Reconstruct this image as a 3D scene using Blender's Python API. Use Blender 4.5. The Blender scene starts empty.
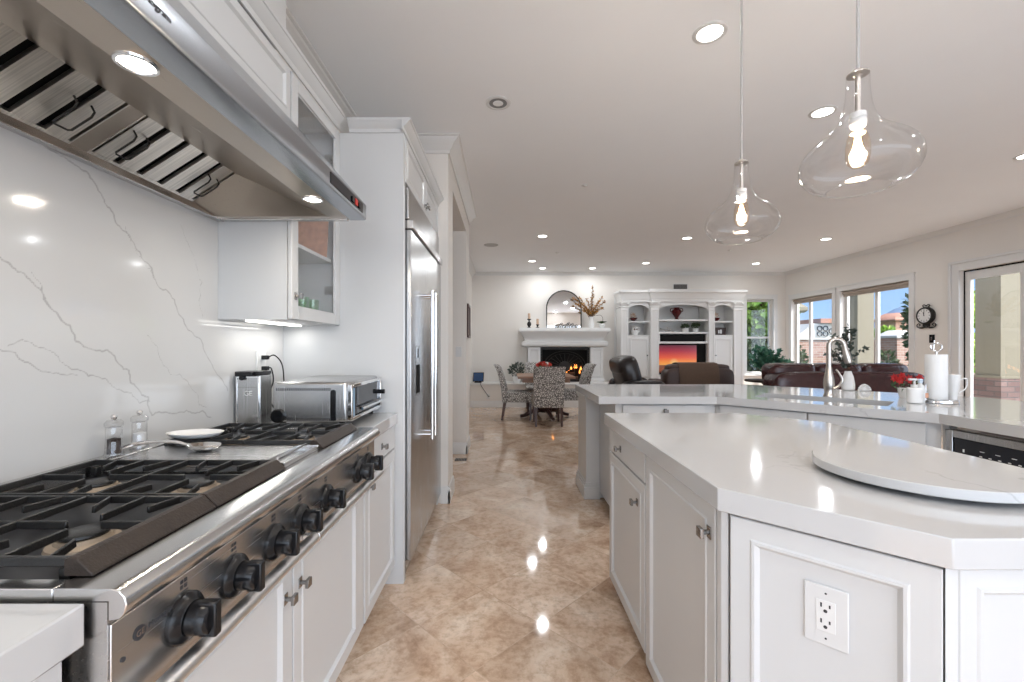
import bpy, bmesh, math, random
from mathutils import Vector, Matrix, noise
random.seed(7)
PI = math.pi
R = math.radians
sc = bpy.context.scene
C = sc.collection

# ------------------------------------------------------------------ camera, world, sun, exposure
CAMZ = 1.26
cam_d = bpy.data.cameras.new('camera')
cam = bpy.data.objects.new('camera', cam_d); C.objects.link(cam)
cam.location = (0, 0, CAMZ); cam.rotation_euler = (PI/2, 0, 0)
cam_d.sensor_width = 36.0; cam_d.lens = 36.0*432/1024
cam_d.shift_x = 7.0/1024; cam_d.shift_y = 6.5/1024
cam_d.clip_start = 0.02; cam_d.clip_end = 3000
sc.camera = cam
vs = sc.view_settings
vs.view_transform = 'Standard'; vs.look = 'None'; vs.gamma = 1.0; vs.exposure = EXPOSURE = 0.42
try: vs.use_curve_mapping = False
except Exception: pass
cy = sc.cycles
cy.max_bounces = 10; cy.diffuse_bounces = 5; cy.glossy_bounces = 5; cy.transparent_max_bounces = 16; cy.transmission_bounces = 8
cy.sample_clamp_indirect = 6.0; cy.caustics_reflective = False; cy.caustics_refractive = False
cy.use_denoising = True
try: cy.denoiser = 'OPENIMAGEDENOISE'
except Exception: pass

world = bpy.data.worlds.new('sky'); sc.world = world; world.use_nodes = True
wn = world.node_tree.nodes; wl = world.node_tree.links; wn.clear()
wo = wn.new('ShaderNodeOutputWorld'); wb = wn.new('ShaderNodeBackground')
wt = wn.new('ShaderNodeTexCoord'); wsep = wn.new('ShaderNodeSeparateXYZ'); wl.new(wt.outputs['Generated'], wsep.inputs[0])
wr = wn.new('ShaderNodeValToRGB'); we = wr.color_ramp.elements          # clear sky: pale at the horizon, deeper blue overhead
we[0].position = .0; we[0].color = (.42, .61, .86, 1); we[1].position = .7; we[1].color = (.12, .27, .62, 1)
wk = we.new(.12); wk.color = (.29, .50, .84, 1)
wl.new(wsep.outputs['Z'], wr.inputs[0])
# bright glow added to the sky behind the viewpoint to light the room
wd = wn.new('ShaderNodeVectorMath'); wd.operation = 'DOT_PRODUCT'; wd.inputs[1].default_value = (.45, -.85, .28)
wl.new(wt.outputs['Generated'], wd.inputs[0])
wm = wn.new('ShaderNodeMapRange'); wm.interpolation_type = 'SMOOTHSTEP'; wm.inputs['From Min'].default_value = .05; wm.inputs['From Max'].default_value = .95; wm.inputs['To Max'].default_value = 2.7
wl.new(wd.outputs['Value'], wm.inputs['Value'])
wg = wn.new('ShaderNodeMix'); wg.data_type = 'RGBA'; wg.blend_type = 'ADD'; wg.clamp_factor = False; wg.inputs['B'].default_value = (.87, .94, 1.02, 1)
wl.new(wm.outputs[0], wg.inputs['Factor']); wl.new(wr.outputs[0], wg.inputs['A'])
wb.inputs['Strength'].default_value = 1.0
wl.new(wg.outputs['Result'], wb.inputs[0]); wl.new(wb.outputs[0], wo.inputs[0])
sun_d = bpy.data.lights.new('sun', 'SUN'); sun_d.energy = 5.0; sun_d.angle = R(0.6); sun_d.color = (1.0, .95, .87)
sun = bpy.data.objects.new('sun', sun_d); C.objects.link(sun); sun.location = (20, -10, 20)
sun.rotation_euler = Vector((0.50, -0.42, 0.76)).to_track_quat('Z', 'Y').to_euler()

CAN_W = 5.2      # watts of one recessed ceiling light
CEIL = 2.95

# ------------------------------------------------------------------ materials
def new_mat(name):
    m = bpy.data.materials.new(name); m.use_nodes = True
    return m, m.node_tree.nodes, m.node_tree.links, m.node_tree.nodes['Principled BSDF']
def pm(name, col, rough=.5, metal=0.0, coat=0.0, noise_amt=0.0, nscale=8.0, bump=0.0, bscale=60.0, trans=0.0, emit=None, estr=0.0, spec=None, sheen=0.0, stretch=None):
    m, n, l, b = new_mat(name)
    b.inputs['Base Color'].default_value = (*col, 1); b.inputs['Roughness'].default_value = rough
    b.inputs['Metallic'].default_value = metal; b.inputs['Coat Weight'].default_value = coat
    b.inputs['Transmission Weight'].default_value = trans; b.inputs['Sheen Weight'].default_value = sheen
    if spec is not None: b.inputs['Specular IOR Level'].default_value = spec
    if emit: b.inputs['Emission Color'].default_value = (*emit, 1); b.inputs['Emission Strength'].default_value = estr
    tc = n.new('ShaderNodeTexCoord')
    src = tc.outputs['Object']
    if stretch:
        mp = n.new('ShaderNodeMapping'); mp.inputs['Scale'].default_value = stretch
        l.new(src, mp.inputs[0]); src = mp.outputs[0]
    if noise_amt:
        t = n.new('ShaderNodeTexNoise'); t.inputs['Scale'].default_value = nscale; t.inputs['Detail'].default_value = 4
        l.new(src, t.inputs['Vector'])
        mx = n.new('ShaderNodeMix'); mx.data_type = 'RGBA'
        mx.inputs['A'].default_value = (*[max(0, c*(1-noise_amt)) for c in col], 1)
        mx.inputs['B'].default_value = (*[min(1, c*(1+noise_amt)) for c in col], 1)
        l.new(t.outputs['Fac'], mx.inputs['Factor']); l.new(mx.outputs['Result'], b.inputs['Base Color'])
    if bump:
        t2 = n.new('ShaderNodeTexNoise'); t2.inputs['Scale'].default_value = bscale; t2.inputs['Detail'].default_value = 3
        l.new(src, t2.inputs['Vector'])
        bp = n.new('ShaderNodeBump'); bp.inputs['Strength'].default_value = bump; bp.inputs['Distance'].default_value = .01
        l.new(t2.outputs['Fac'], bp.inputs['Height']); l.new(bp.outputs[0], b.inputs['Normal'])
    return m

def mat_glass_thin(name, tint=(1, 1, 1), ior=1.45, rough=0.0, extra=0.0):
    m = bpy.data.materials.new(name); m.use_nodes = True; n = m.node_tree.nodes; l = m.node_tree.links; n.clear()
    o = n.new('ShaderNodeOutputMaterial'); t = n.new('ShaderNodeBsdfTransparent'); g = n.new('ShaderNodeBsdfGlossy'); mx = n.new('ShaderNodeMixShader')
    f = n.new('ShaderNodeFresnel'); f.inputs['IOR'].default_value = ior
    t.inputs[0].default_value = (*tint, 1); g.inputs['Roughness'].default_value = rough
    ge = n.new('ShaderNodeNewGeometry'); mi_ = n.new('ShaderNodeMapRange'); mi_.inputs['To Min'].default_value = ior; mi_.inputs['To Max'].default_value = 1/ior
    l.new(ge.outputs['Backfacing'], mi_.inputs['Value']); l.new(mi_.outputs[0], f.inputs['IOR'])
    if extra:
        ad = n.new('ShaderNodeMath'); ad.operation = 'ADD'; ad.inputs[1].default_value = extra; l.new(f.outputs[0], ad.inputs[0]); l.new(ad.outputs[0], mx.inputs[0])
    else: l.new(f.outputs[0], mx.inputs[0])
    l.new(t.outputs[0], mx.inputs[1]); l.new(g.outputs[0], mx.inputs[2]); l.new(mx.outputs[0], o.inputs[0])
    return m

def mat_steel(name, axis, col=(.62, .61, .60), rough=.26):
    # brushed stainless: fine streaks along one axis
    m, n, l, b = new_mat(name)
    b.inputs['Metallic'].default_value = 1.0
    tc = n.new('ShaderNodeTexCoord'); mp = n.new('ShaderNodeMapping')
    s = [330, 330, 330]; s[axis] = 4; mp.inputs['Scale'].default_value = s
    t = n.new('ShaderNodeTexNoise'); t.inputs['Scale'].default_value = 1; t.inputs['Detail'].default_value = 2
    l.new(tc.outputs['Object'], mp.inputs[0]); l.new(mp.outputs[0], t.inputs['Vector'])
    mr = n.new('ShaderNodeMapRange'); mr.inputs['To Min'].default_value = rough-.02; mr.inputs['To Max'].default_value = rough+.03
    l.new(t.outputs['Fac'], mr.inputs['Value']); l.new(mr.outputs[0], b.inputs['Roughness'])
    mx = n.new('ShaderNodeMix'); mx.data_type = 'RGBA'
    mx.inputs['A'].default_value = (*[c*.975 for c in col], 1); mx.inputs['B'].default_value = (*[min(1, c*1.025) for c in col], 1)
    l.new(t.outputs['Fac'], mx.inputs['Factor']); l.new(mx.outputs['Result'], b.inputs['Base Color'])
    return m

def mat_quartz(name, attr=False, base=(.53, .53, .53)):
    m, n, l, b = new_mat(name)
    b.inputs['Roughness'].default_value = .10; b.inputs['Coat Weight'].default_value = .3; b.inputs['Coat Roughness'].default_value = .04
    tc = n.new('ShaderNodeTexCoord')
    nz = n.new('ShaderNodeTexNoise'); nz.inputs['Scale'].default_value = 2.2; nz.inputs['Detail'].default_value = 5
    l.new(tc.outputs['Object'], nz.inputs['Vector'])
    mx = n.new('ShaderNodeMix'); mx.data_type = 'RGBA'
    mx.inputs['A'].default_value = (*[c*.955 for c in base], 1); mx.inputs['B'].default_value = (*[min(1, c*1.03) for c in base], 1)
    l.new(nz.outputs['Fac'], mx.inputs['Factor'])
    v = n.new('ShaderNodeMix'); v.data_type = 'RGBA'; v.inputs['B'].default_value = (.30, .295, .29, 1)
    l.new(mx.outputs['Result'], v.inputs['A'])
    if attr:
        a = n.new('ShaderNodeAttribute'); a.attribute_name = 'vein'
        n2 = n.new('ShaderNodeTexNoise'); n2.inputs['Scale'].default_value = 30; n2.inputs['Detail'].default_value = 4
        l.new(tc.outputs['Object'], n2.inputs['Vector'])
        sub = n.new('ShaderNodeMath'); sub.operation = 'SUBTRACT'; sub.inputs[1].default_value = .5; l.new(n2.outputs['Fac'], sub.inputs[0])
        mu = n.new('ShaderNodeMath'); mu.operation = 'MULTIPLY'; mu.inputs[1].default_value = .004; l.new(sub.outputs[0], mu.inputs[0])
        ad = n.new('ShaderNodeMath'); ad.operation = 'ADD'; l.new(a.outputs['Fac'], ad.inputs[0]); l.new(mu.outputs[0], ad.inputs[1])
        mr = n.new('ShaderNodeMapRange'); mr.inputs['From Min'].default_value = .0012; mr.inputs['From Max'].default_value = .0036; mr.inputs['To Min'].default_value = .60; mr.inputs['To Max'].default_value = 0
        l.new(ad.outputs[0], mr.inputs['Value']); l.new(mr.outputs[0], v.inputs['Factor'])
    else:
        # sparse jagged veins: warped voronoi cell edges, faded out over large areas
        wp = n.new('ShaderNodeTexNoise'); wp.inputs['Scale'].default_value = 5; wp.inputs['Detail'].default_value = 6
        l.new(tc.outputs['Object'], wp.inputs['Vector'])
        vm = n.new('ShaderNodeVectorMath'); vm.operation = 'MULTIPLY_ADD'; vm.inputs[1].default_value = (.28, .28, .28)
        l.new(wp.outputs['Color'], vm.inputs[0]); l.new(tc.outputs['Object'], vm.inputs[2])
        vo = n.new('ShaderNodeTexVoronoi'); vo.feature = 'DISTANCE_TO_EDGE'; vo.inputs['Scale'].default_value = 1.7
        l.new(vm.outputs[0], vo.inputs['Vector'])
        mr = n.new('ShaderNodeMapRange'); mr.inputs['From Min'].default_value = .001; mr.inputs['From Max'].default_value = .007; mr.inputs['To Min'].default_value = 1; mr.inputs['To Max'].default_value = 0
        l.new(vo.outputs['Distance'], mr.inputs['Value'])
        fd = n.new('ShaderNodeTexNoise'); fd.inputs['Scale'].default_value = 1.6
        l.new(tc.outputs['Object'], fd.inputs['Vector'])
        m2 = n.new('ShaderNodeMapRange'); m2.inputs['From Min'].default_value = .50; m2.inputs['From Max'].default_value = .62; m2.inputs['To Max'].default_value = .42
        l.new(fd.outputs['Fac'], m2.inputs['Value'])
        mu = n.new('ShaderNodeMath'); mu.operation = 'MULTIPLY'; l.new(mr.outputs[0], mu.inputs[0]); l.new(m2.outputs[0], mu.inputs[1])
        l.new(mu.outputs[0], v.inputs['Factor'])
    l.new(v.outputs['Result'], b.inputs['Base Color'])
    return m

def mat_travertine():
    m, n, l, b = new_mat('travertine_tile')
    b.inputs['Roughness'].default_value = .07; b.inputs['Coat Weight'].default_value = .35; b.inputs['Coat Roughness'].default_value = .05
    tc = n.new('ShaderNodeTexCoord'); mp = n.new('ShaderNodeMapping')
    mp.vector_type = 'POINT'
    T = .395
    # rotate 45 degrees about the tile corner seen in the aisle
    px, py = .165, 3.64+.2795
    c45 = math.cos(R(45))
    mp.inputs['Rotation'].default_value = (0, 0, R(45)); mp.inputs['Scale'].default_value = (1/T, 1/T, 1)
    # Mapping: scale -> rotate -> translate
    qx = (px*c45 - (py-.279)*c45)/T; qy = (px*c45 + (py-.279)*c45)/T
    mp.inputs['Location'].default_value = (-qx, -qy, 0)
    l.new(tc.outputs['Object'], mp.inputs[0])
    br = n.new('ShaderNodeTexBrick'); br.offset = 0; br.squash = 1
    br.inputs['Scale'].default_value = 1; br.inputs['Brick Width'].default_value = 1; br.inputs['Row Height'].default_value = 1
    br.inputs['Mortar Size'].default_value = .006; br.inputs['Mortar Smooth'].default_value = .2; br.inputs['Bias'].default_value = 0
    br.inputs['Color1'].default_value = (0, 0, 0, 1); br.inputs['Color2'].default_value = (1, 1, 1, 1); br.inputs['Mortar'].default_value = (.5, .5, .5, 1)
    l.new(mp.outputs[0], br.inputs['Vector'])
    # big soft clouds + fine mottling, offset per tile
    off = n.new('ShaderNodeVectorMath'); off.operation = 'MULTIPLY_ADD'; off.inputs[1].default_value = (3, 5, 7)
    l.new(br.outputs['Color'], off.inputs[0]); l.new(tc.outputs['Object'], off.inputs[2])
    n1 = n.new('ShaderNodeTexNoise'); n1.inputs['Scale'].default_value = 3.2; n1.inputs['Detail'].default_value = 8; n1.inputs['Roughness'].default_value = .66; n1.inputs['Distortion'].default_value = .6
    l.new(off.outputs[0], n1.inputs['Vector'])
    cr = n.new('ShaderNodeValToRGB'); e = cr.color_ramp.elements
    e[0].position = .33; e[0].color = (.46, .30, .20, 1); e[1].position = .68; e[1].color = (.88, .75, .62, 1)
    k = e.new(.46); k.color = (.66, .48, .345, 1); k = e.new(.57); k.color = (.77, .60, .46, 1)
    l.new(n1.outputs['Fac'], cr.inputs[0])
    n2 = n.new('ShaderNodeTexNoise'); n2.inputs['Scale'].default_value = 26; n2.inputs['Detail'].default_value = 6; n2.inputs['Roughness'].default_value = .7
    l.new(off.outputs[0], n2.inputs['Vector'])
    c2 = n.new('ShaderNodeValToRGB'); e = c2.color_ramp.elements
    e[0].position = .36; e[0].color = (.74, .69, .64, 1); e[1].position = .56; e[1].color = (1.0, 1.0, 1.0, 1)
    l.new(n2.outputs['Fac'], c2.inputs[0])
    m1 = n.new('ShaderNodeMix'); m1.data_type = 'RGBA'; m1.blend_type = 'MULTIPLY'; m1.inputs['Factor'].default_value = 1
    l.new(cr.outputs[0], m1.inputs['A']); l.new(c2.outputs[0], m1.inputs['B'])
    mt = n.new('ShaderNodeMix'); mt.data_type = 'RGBA'; mt.blend_type = 'MULTIPLY'; mt.inputs['Factor'].default_value = 1
    tr = n.new('ShaderNodeValToRGB'); e = tr.color_ramp.elements; e[0].color = (.86, .85, .84, 1); e[1].color = (1.06, 1.06, 1.07, 1)
    l.new(br.outputs['Color'], tr.inputs[0]); l.new(m1.outputs['Result'], mt.inputs['A']); l.new(tr.outputs[0], mt.inputs['B'])
    m3 = n.new('ShaderNodeMix'); m3.data_type = 'RGBA'; m3.inputs['B'].default_value = (.42, .31, .22, 1)
    mf = n.new('ShaderNodeMath'); mf.operation = 'MULTIPLY'; mf.inputs[1].default_value = .30; l.new(br.outputs['Fac'], mf.inputs[0])
    l.new(mf.outputs[0], m3.inputs['Factor']); l.new(mt.outputs['Result'], m3.inputs['A']); l.new(m3.outputs['Result'], b.inputs['Base Color'])
    return m

def mat_brick(name, c1, c2, mortar, scale=1.0, vertical='XZ'):
    m, n, l, b = new_mat(name)
    tc = n.new('ShaderNodeTexCoord'); sx = n.new('ShaderNodeSeparateXYZ'); cx = n.new('ShaderNodeCombineXYZ')
    l.new(tc.outputs['Object'], sx.inputs[0])
    ad = n.new('ShaderNodeMath'); ad.operation = 'ADD'; l.new(sx.outputs['X'], ad.inputs[0]); l.new(sx.outputs['Y'], ad.inputs[1])
    l.new(ad.outputs[0], cx.inputs['X']); l.new(sx.outputs['Z'], cx.inputs['Y'])
    br = n.new('ShaderNodeTexBrick'); l.new(cx.outputs[0], br.inputs['Vector'])
    br.inputs['Scale'].default_value = scale; br.inputs['Brick Width'].default_value = .24; br.inputs['Row Height'].default_value = .085
    br.inputs['Mortar Size'].default_value = .008
    br.inputs['Color1'].default_value = (*c1, 1); br.inputs['Color2'].default_value = (*c2, 1); br.inputs['Mortar'].default_value = (*mortar, 1)
    l.new(br.outputs['Color'], b.inputs['Base Color']); b.inputs['Roughness'].default_value = .9
    return m

def mat_fabric_print():
    m, n, l, b = new_mat('patterned_fabric'); b.inputs['Roughness'].default_value = .85
    tc = n.new('ShaderNodeTexCoord'); vo = n.new('ShaderNodeTexVoronoi'); vo.inputs['Scale'].default_value = 34; vo.feature = 'DISTANCE_TO_EDGE'
    l.new(tc.outputs['Object'], vo.inputs['Vector'])
    cr = n.new('ShaderNodeValToRGB'); e = cr.color_ramp.elements
    e[0].position = .08; e[0].color = (.12, .11, .105, 1); e[1].position = .20; e[1].color = (.60, .575, .54, 1)
    l.new(vo.outputs['Distance'], cr.inputs[0]); l.new(cr.outputs[0], b.inputs['Base Color'])
    return m

def mat_sunset():
    m = bpy.data.materials.new('sunset_screen'); m.use_nodes = True; n = m.node_tree.nodes; l = m.node_tree.links
    b = n['Principled BSDF']; b.inputs['Base Color'].default_value = (.01, .01, .01, 1); b.inputs['Roughness'].default_value = .2
    tc = n.new('ShaderNodeTexCoord'); s = n.new('ShaderNodeSeparateXYZ'); l.new(tc.outputs['Generated'], s.inputs[0])
    cr = n.new('ShaderNodeValToRGB'); e = cr.color_ramp.elements
    e[0].position = 0; e[0].color = (.08, .025, .02, 1); e[1].position = 1; e[1].color = (.10, .012, .03, 1)
    for p, c in ((.10, (.30, .10, .05)), (.27, (.24, .09, .06)), (.285, (.95, .42, .10)), (.38, (1.0, .33, .07)), (.55, (.85, .12, .06)), (.78, (.42, .03, .06))):
        k = e.new(p); k.color = (*c, 1)
    l.new(s.outputs['Z'], cr.inputs[0])
    # the sun low on the horizon
    vm = n.new('ShaderNodeVectorMath'); vm.operation = 'SUBTRACT'; vm.inputs[1].default_value = (.42, 0, .32)
    mp = n.new('ShaderNodeMapping'); mp.inputs['Scale'].default_value = (1.6, 0, 1)
    l.new(tc.outputs['Generated'], vm.inputs[0]); l.new(vm.outputs[0], mp.inputs[0])
    ln = n.new('ShaderNodeVectorMath'); ln.operation = 'LENGTH'; l.new(mp.outputs[0], ln.inputs[0])
    mr = n.new('ShaderNodeMapRange'); mr.inputs['From Min'].default_value = .02; mr.inputs['From Max'].default_value = .22; mr.inputs['To Min'].default_value = .9; mr.inputs['To Max'].default_value = 0
    l.new(ln.outputs['Value'], mr.inputs['Value'])
    mx = n.new('ShaderNodeMix'); mx.data_type = 'RGBA'; mx.inputs['B'].default_value = (1, .72, .3, 1)
    l.new(mr.outputs[0], mx.inputs['Factor']); l.new(cr.outputs[0], mx.inputs['A']); l.new(mx.outputs['Result'], b.inputs['Emission Color'])
    b.inputs['Emission Strength'].default_value = .62
    return m

def mat_leafy(name, c1, c2, scale=9.0):
    m, n, l, b = new_mat(name); b.inputs['Roughness'].default_value = .55
    tc = n.new('ShaderNodeTexCoord'); t = n.new('ShaderNodeTexNoise'); t.inputs['Scale'].default_value = scale
    l.new(tc.outputs['Object'], t.inputs['Vector'])
    cr = n.new('ShaderNodeValToRGB'); e = cr.color_ramp.elements; e[0].position = .35; e[0].color = (*c1, 1); e[1].position = .65; e[1].color = (*c2, 1)
    l.new(t.outputs['Fac'], cr.inputs[0]); l.new(cr.outputs[0], b.inputs['Base Color'])
    return m

M = {}
M['wall'] = pm('wall_paint', (.78, .745, .70), .75, noise_amt=.02, nscale=3, bump=.05, bscale=180)
M['ceiling'] = pm('ceiling_paint', (.90, .91, .92), .85, noise_amt=.015, nscale=3, bump=.06, bscale=220)
M['trim'] = pm('trim_paint', (.72, .715, .70), .35, noise_amt=.01)
M['cab'] = pm('cabinet_lacquer', (.585, .59, .59), .28, noise_amt=.01, nscale=5, coat=.1)
M['quartz'] = mat_quartz('quartz')
M['quartz_back'] = mat_quartz('quartz_veined_slab', attr=True, base=(.61, .61, .605))
M['floor'] = mat_travertine()
M['steel_y'] = mat_steel('brushed_steel_along', 1)
M['steel_z'] = mat_steel('brushed_steel_upright', 2, (.50, .50, .50))
M['steel_x'] = mat_steel('brushed_steel_across', 0)
M['steel_warm'] = mat_steel('brushed_steel_hood', 1, (.44, .385, .33), .28)
M['steel_cool'] = mat_steel('brushed_steel_canopy', 1, (.40, .42, .45), .24)
M['baffle'] = pm('baffle_steel', (.70, .66, .61), .30, 1.0, noise_amt=.42, nscale=1, stretch=(3, 260, 3))
M['steel_plain'] = pm('satin_steel', (.64, .64, .64), .20, 1.0)
M['steel_rail'] = pm('satin_rail_steel', (.74, .74, .74), .34, 1.0)
M['sinksteel'] = pm('sink_steel', (.20, .195, .19), .28, 1.0)
M['chrome'] = pm('polished_metal', (.75, .75, .75), .08, 1.0)
M['nickel'] = pm('brushed_nickel', (.55, .51, .47), .28, 1.0, noise_amt=.05, nscale=40)
M['knobmetal'] = pm('dark_nickel', (.30, .29, .28), .22, 1.0)
M['castiron'] = pm('cast_iron', (.009, .0085, .008), .33, noise_amt=.3, nscale=90, bump=.12, bscale=260, spec=.5)
M['castrail'] = pm('heat_browned_iron', (.030, .021, .016), .42, noise_amt=.5, nscale=70, bump=.2, bscale=220, spec=.3)
M['black'] = pm('black_plastic', (.007, .007, .008), .22, noise_amt=.1, spec=.35)
M['blackglass'] = pm('black_glass', (.008, .010, .016), .06)
M['blackmatte'] = pm('matte_black', (.007, .007, .007), .7, spec=.15)
M['striplamp'] = pm('strip_lamp_lens', (1, 1, 1), .4, emit=(1, .97, .92), estr=2.5)
M['deck'] = pm('burner_pan', (.022, .022, .025), .30, .3, spec=.3)
M['white'] = pm('white_plastic', (.70, .70, .69), .30)
M['ceramic'] = pm('white_ceramic', (.84, .835, .82), .15, noise_amt=.02)
M['paper'] = pm('paper_towel', (.86, .86, .85), .9, bump=.25, bscale=120)
M['leather'] = pm('oxblood_leather', (.040, .010, .011), .24, noise_amt=.25, nscale=14, bump=.3, bscale=26)
M['leather_dark'] = pm('dark_leather', (.012, .008, .008), .28, noise_amt=.25, nscale=12, bump=.2, bscale=24)
M['suede'] = pm('brown_leather', (.045, .022, .016), .50, noise_amt=.2, nscale=10)
M['throw'] = pm('brown_throw_fabric', (.095, .058, .038), .9, noise_amt=.2, nscale=50, bump=.3, bscale=150)
M['wood'] = pm('walnut_wood', (.30, .165, .10), .35, noise_amt=.25, nscale=5, stretch=(1, 8, 8))
M['darkwood'] = pm('dark_wood', (.055, .022, .016), .3, noise_amt=.3, nscale=8)
M['fabric'] = mat_fabric_print()
M['glass'] = mat_glass_thin('clear_glass')
M['pendant'] = mat_glass_thin('blown_glass', (.975, .975, .975), 1.55)
M['bulb'] = mat_glass_thin('amber_bulb_glass', (1.0, .93, .84), 1.3)
M['filament'] = pm('glowing_filament', (1, .6, .3), .5, emit=(1, .70, .38), estr=8)
M['lamp'] = pm('lamp_lens', (1, 1, 1), .4, emit=(1, .95, .87), estr=9)
M['hoodlamp'] = pm('hood_lamp_lens', (1, 1, 1), .4, emit=(1, .93, .82), estr=7)
M['lampoff'] = pm('lamp_lens_off', (.80, .80, .80), .3)
M['mirror'] = pm('mirror_glass', (.80, .80, .80), .03, 1.0)
M['sunset'] = mat_sunset()
M['red'] = pm('red_petal', (.50, .02, .02), .45, noise_amt=.2, nscale=30)
M['redglaze'] = pm('red_glaze', (.075, .005, .006), .12, noise_amt=.2)
M['orange'] = mat_leafy('autumn_blossom', (.10, .045, .015), (.62, .30, .05), 30)
M['twig'] = pm('brown_twig', (.09, .05, .03), .8)
M['leaf'] = mat_leafy('green_leaf', (.035, .11, .03), (.10, .23, .08), 12)
M['leaf_blue'] = mat_leafy('blue_green_leaf', (.03, .13, .09), (.12, .30, .19), 12)
M['leaf_grey'] = mat_leafy('eucalyptus_leaf', (.022, .034, .028), (.085, .11, .09), 16)
M['tree'] = mat_leafy('yellow_green_foliage', (.14, .28, .03), (.46, .62, .12), 1.5)  # bright yellow-green leaf colour
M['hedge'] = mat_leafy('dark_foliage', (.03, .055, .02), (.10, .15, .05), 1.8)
M['candle'] = pm('candle_wax', (.58, .40, .28), .5)
M['iron'] = pm('wrought_iron', (.03, .028, .026), .5, .6)
M['pepper'] = pm('peppercorns', (.03, .015, .012), .7, bump=1, bscale=300)
M['salt'] = pm('salt_crystals', (.85, .85, .85), .6, bump=.6, bscale=300)
M['ink'] = pm('ink', (.03, .03, .035), .5)
M['stucco'] = pm('tan_stucco', (.22, .195, .14), .9, noise_amt=.05, nscale=20, bump=.3, bscale=80)
M['white_stucco'] = pm('white_stucco', (.50, .48, .45), .9, noise_amt=.05, bump=.2, bscale=60)
M['rooftile'] = pm('terracotta_roof', (.38, .19, .13), .85, noise_amt=.3, nscale=14)
M['brick'] = mat_brick('pale_red_brick', (.30, .15, .11), (.40, .25, .20), (.42, .36, .31))
M['brick_dark'] = mat_brick('dark_brown_brick', (.14, .085, .075), (.24, .16, .14), (.10, .09, .085))
M['patio'] = pm('patio_stone', (.40, .36, .32), .85, noise_amt=.1, nscale=2)
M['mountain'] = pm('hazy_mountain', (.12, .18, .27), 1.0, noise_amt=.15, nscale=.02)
M['shade'] = pm('woven_shade', (.38, .32, .27), .9, noise_amt=.15, nscale=60, stretch=(1, 1, 6))
M['blueplastic'] = pm('blue_screen', (.03, .08, .20), .25)
M['greenglass'] = mat_glass_thin('green_tumbler_glass', (.72, .90, .72), 1.5, extra=.05)
M['coral'] = pm('orange_printed_card', (.62, .33, .22), .8, noise_amt=.4, nscale=30)
M['fire'] = pm('fire_glow', (1, .3, .05), .5, emit=(1, .35, .07), estr=2.2)

# ------------------------------------------------------------------ mesh helpers
def nb(): return bmesh.new()
def box(bm, x0, x1, y0, y1, z0, z1):
    v = [bm.verts.new(p) for p in ((x0,y0,z0),(x1,y0,z0),(x1,y1,z0),(x0,y1,z0),(x0,y0,z1),(x1,y0,z1),(x1,y1,z1),(x0,y1,z1))]
    for f in ((3,2,1,0),(4,5,6,7),(0,1,5,4),(1,2,6,5),(2,3,7,6),(3,0,4,7)): bm.faces.new([v[i] for i in f])
    return v
def prism(bm, poly, z0, z1):
    "plan polygon extruded upright"
    a = [bm.verts.new((x, y, z0)) for x, y in poly]; b = [bm.verts.new((x, y, z1)) for x, y in poly]
    n = len(poly); bm.faces.new(a[::-1]); bm.faces.new(b)
    for i in range(n): bm.faces.new((a[i], a[(i+1) % n], b[(i+1) % n], b[i]))
def extr(bm, poly3, d):
    "any planar polygon extruded by vector d"
    d = Vector(d); a = [bm.verts.new(p) for p in poly3]; b = [bm.verts.new(Vector(p)+d) for p in poly3]
    n = len(a); bm.faces.new(a[::-1]); bm.faces.new(b)
    for i in range(n): bm.faces.new((a[i], a[(i+1) % n], b[(i+1) % n], b[i]))
def prof_y(bm, prof, y0, y1): extr(bm, [(x, y0, z) for x, z in prof], (0, y1-y0, 0))
def prof_x(bm, prof, x0, x1): extr(bm, [(x0, y, z) for y, z in prof], (x1-x0, 0, 0))
def lathe(bm, prof, seg=24, c=(0, 0, 0), M4=None, closed_ends=True):
    rings = []
    for r, z in prof:
        ring = []
        for k in range(seg):
            a = 2*PI*k/seg; p = Vector((r*math.cos(a), r*math.sin(a), z))
            if M4: p = M4 @ p
            ring.append(bm.verts.new(p + Vector(c)))
        rings.append(ring)
    for i in range(len(rings)-1):
        for k in range(seg): bm.faces.new((rings[i][k], rings[i][(k+1) % seg], rings[i+1][(k+1) % seg], rings[i+1][k]))
    if closed_ends:
        if prof[0][0] > 1e-5: bm.faces.new(rings[0][::-1])
        if prof[-1][0] > 1e-5 and not (len(prof) == 2 and prof[0][1] == prof[1][1]): bm.faces.new(rings[-1])
    bmesh.ops.remove_doubles(bm, verts=[v for r in rings for v in r], dist=1e-6)
def cyl(bm, p0, p1, r, seg=16, r2=None):
    p0 = Vector(p0); p1 = Vector(p1); d = p1-p0
    q = d.to_track_quat('Z', 'Y').to_matrix().to_4x4()
    lathe(bm, [(r, 0), (r if r2 is None else r2, d.length)], seg, p0, q)
def tube(bm, pts, r, seg=8, radii=None):
    pts = [Vector(p) for p in pts]; rings = []; up = Vector((0, 0, 1)); prev = None
    for i, p in enumerate(pts):
        t = (pts[min(i+1, len(pts)-1)]-pts[max(i-1, 0)]).normalized()
        if prev is None:
            a = t.cross(up); a = t.cross(Vector((1, 0, 0))) if a.length < .1 else a
        else: a = prev - t*prev.dot(t)
        a.normalize(); b = t.cross(a); prev = a
        rr = radii[i] if radii else r
        rings.append([bm.verts.new(p + a*(rr*math.cos(2*PI*k/seg)) + b*(rr*math.sin(2*PI*k/seg))) for k in range(seg)])
    for i in range(len(rings)-1):
        for k in range(seg): bm.faces.new((rings[i][k], rings[i][(k+1) % seg], rings[i+1][(k+1) % seg], rings[i+1][k]))
    bm.faces.new(rings[0][::-1]); bm.faces.new(rings[-1])
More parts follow.
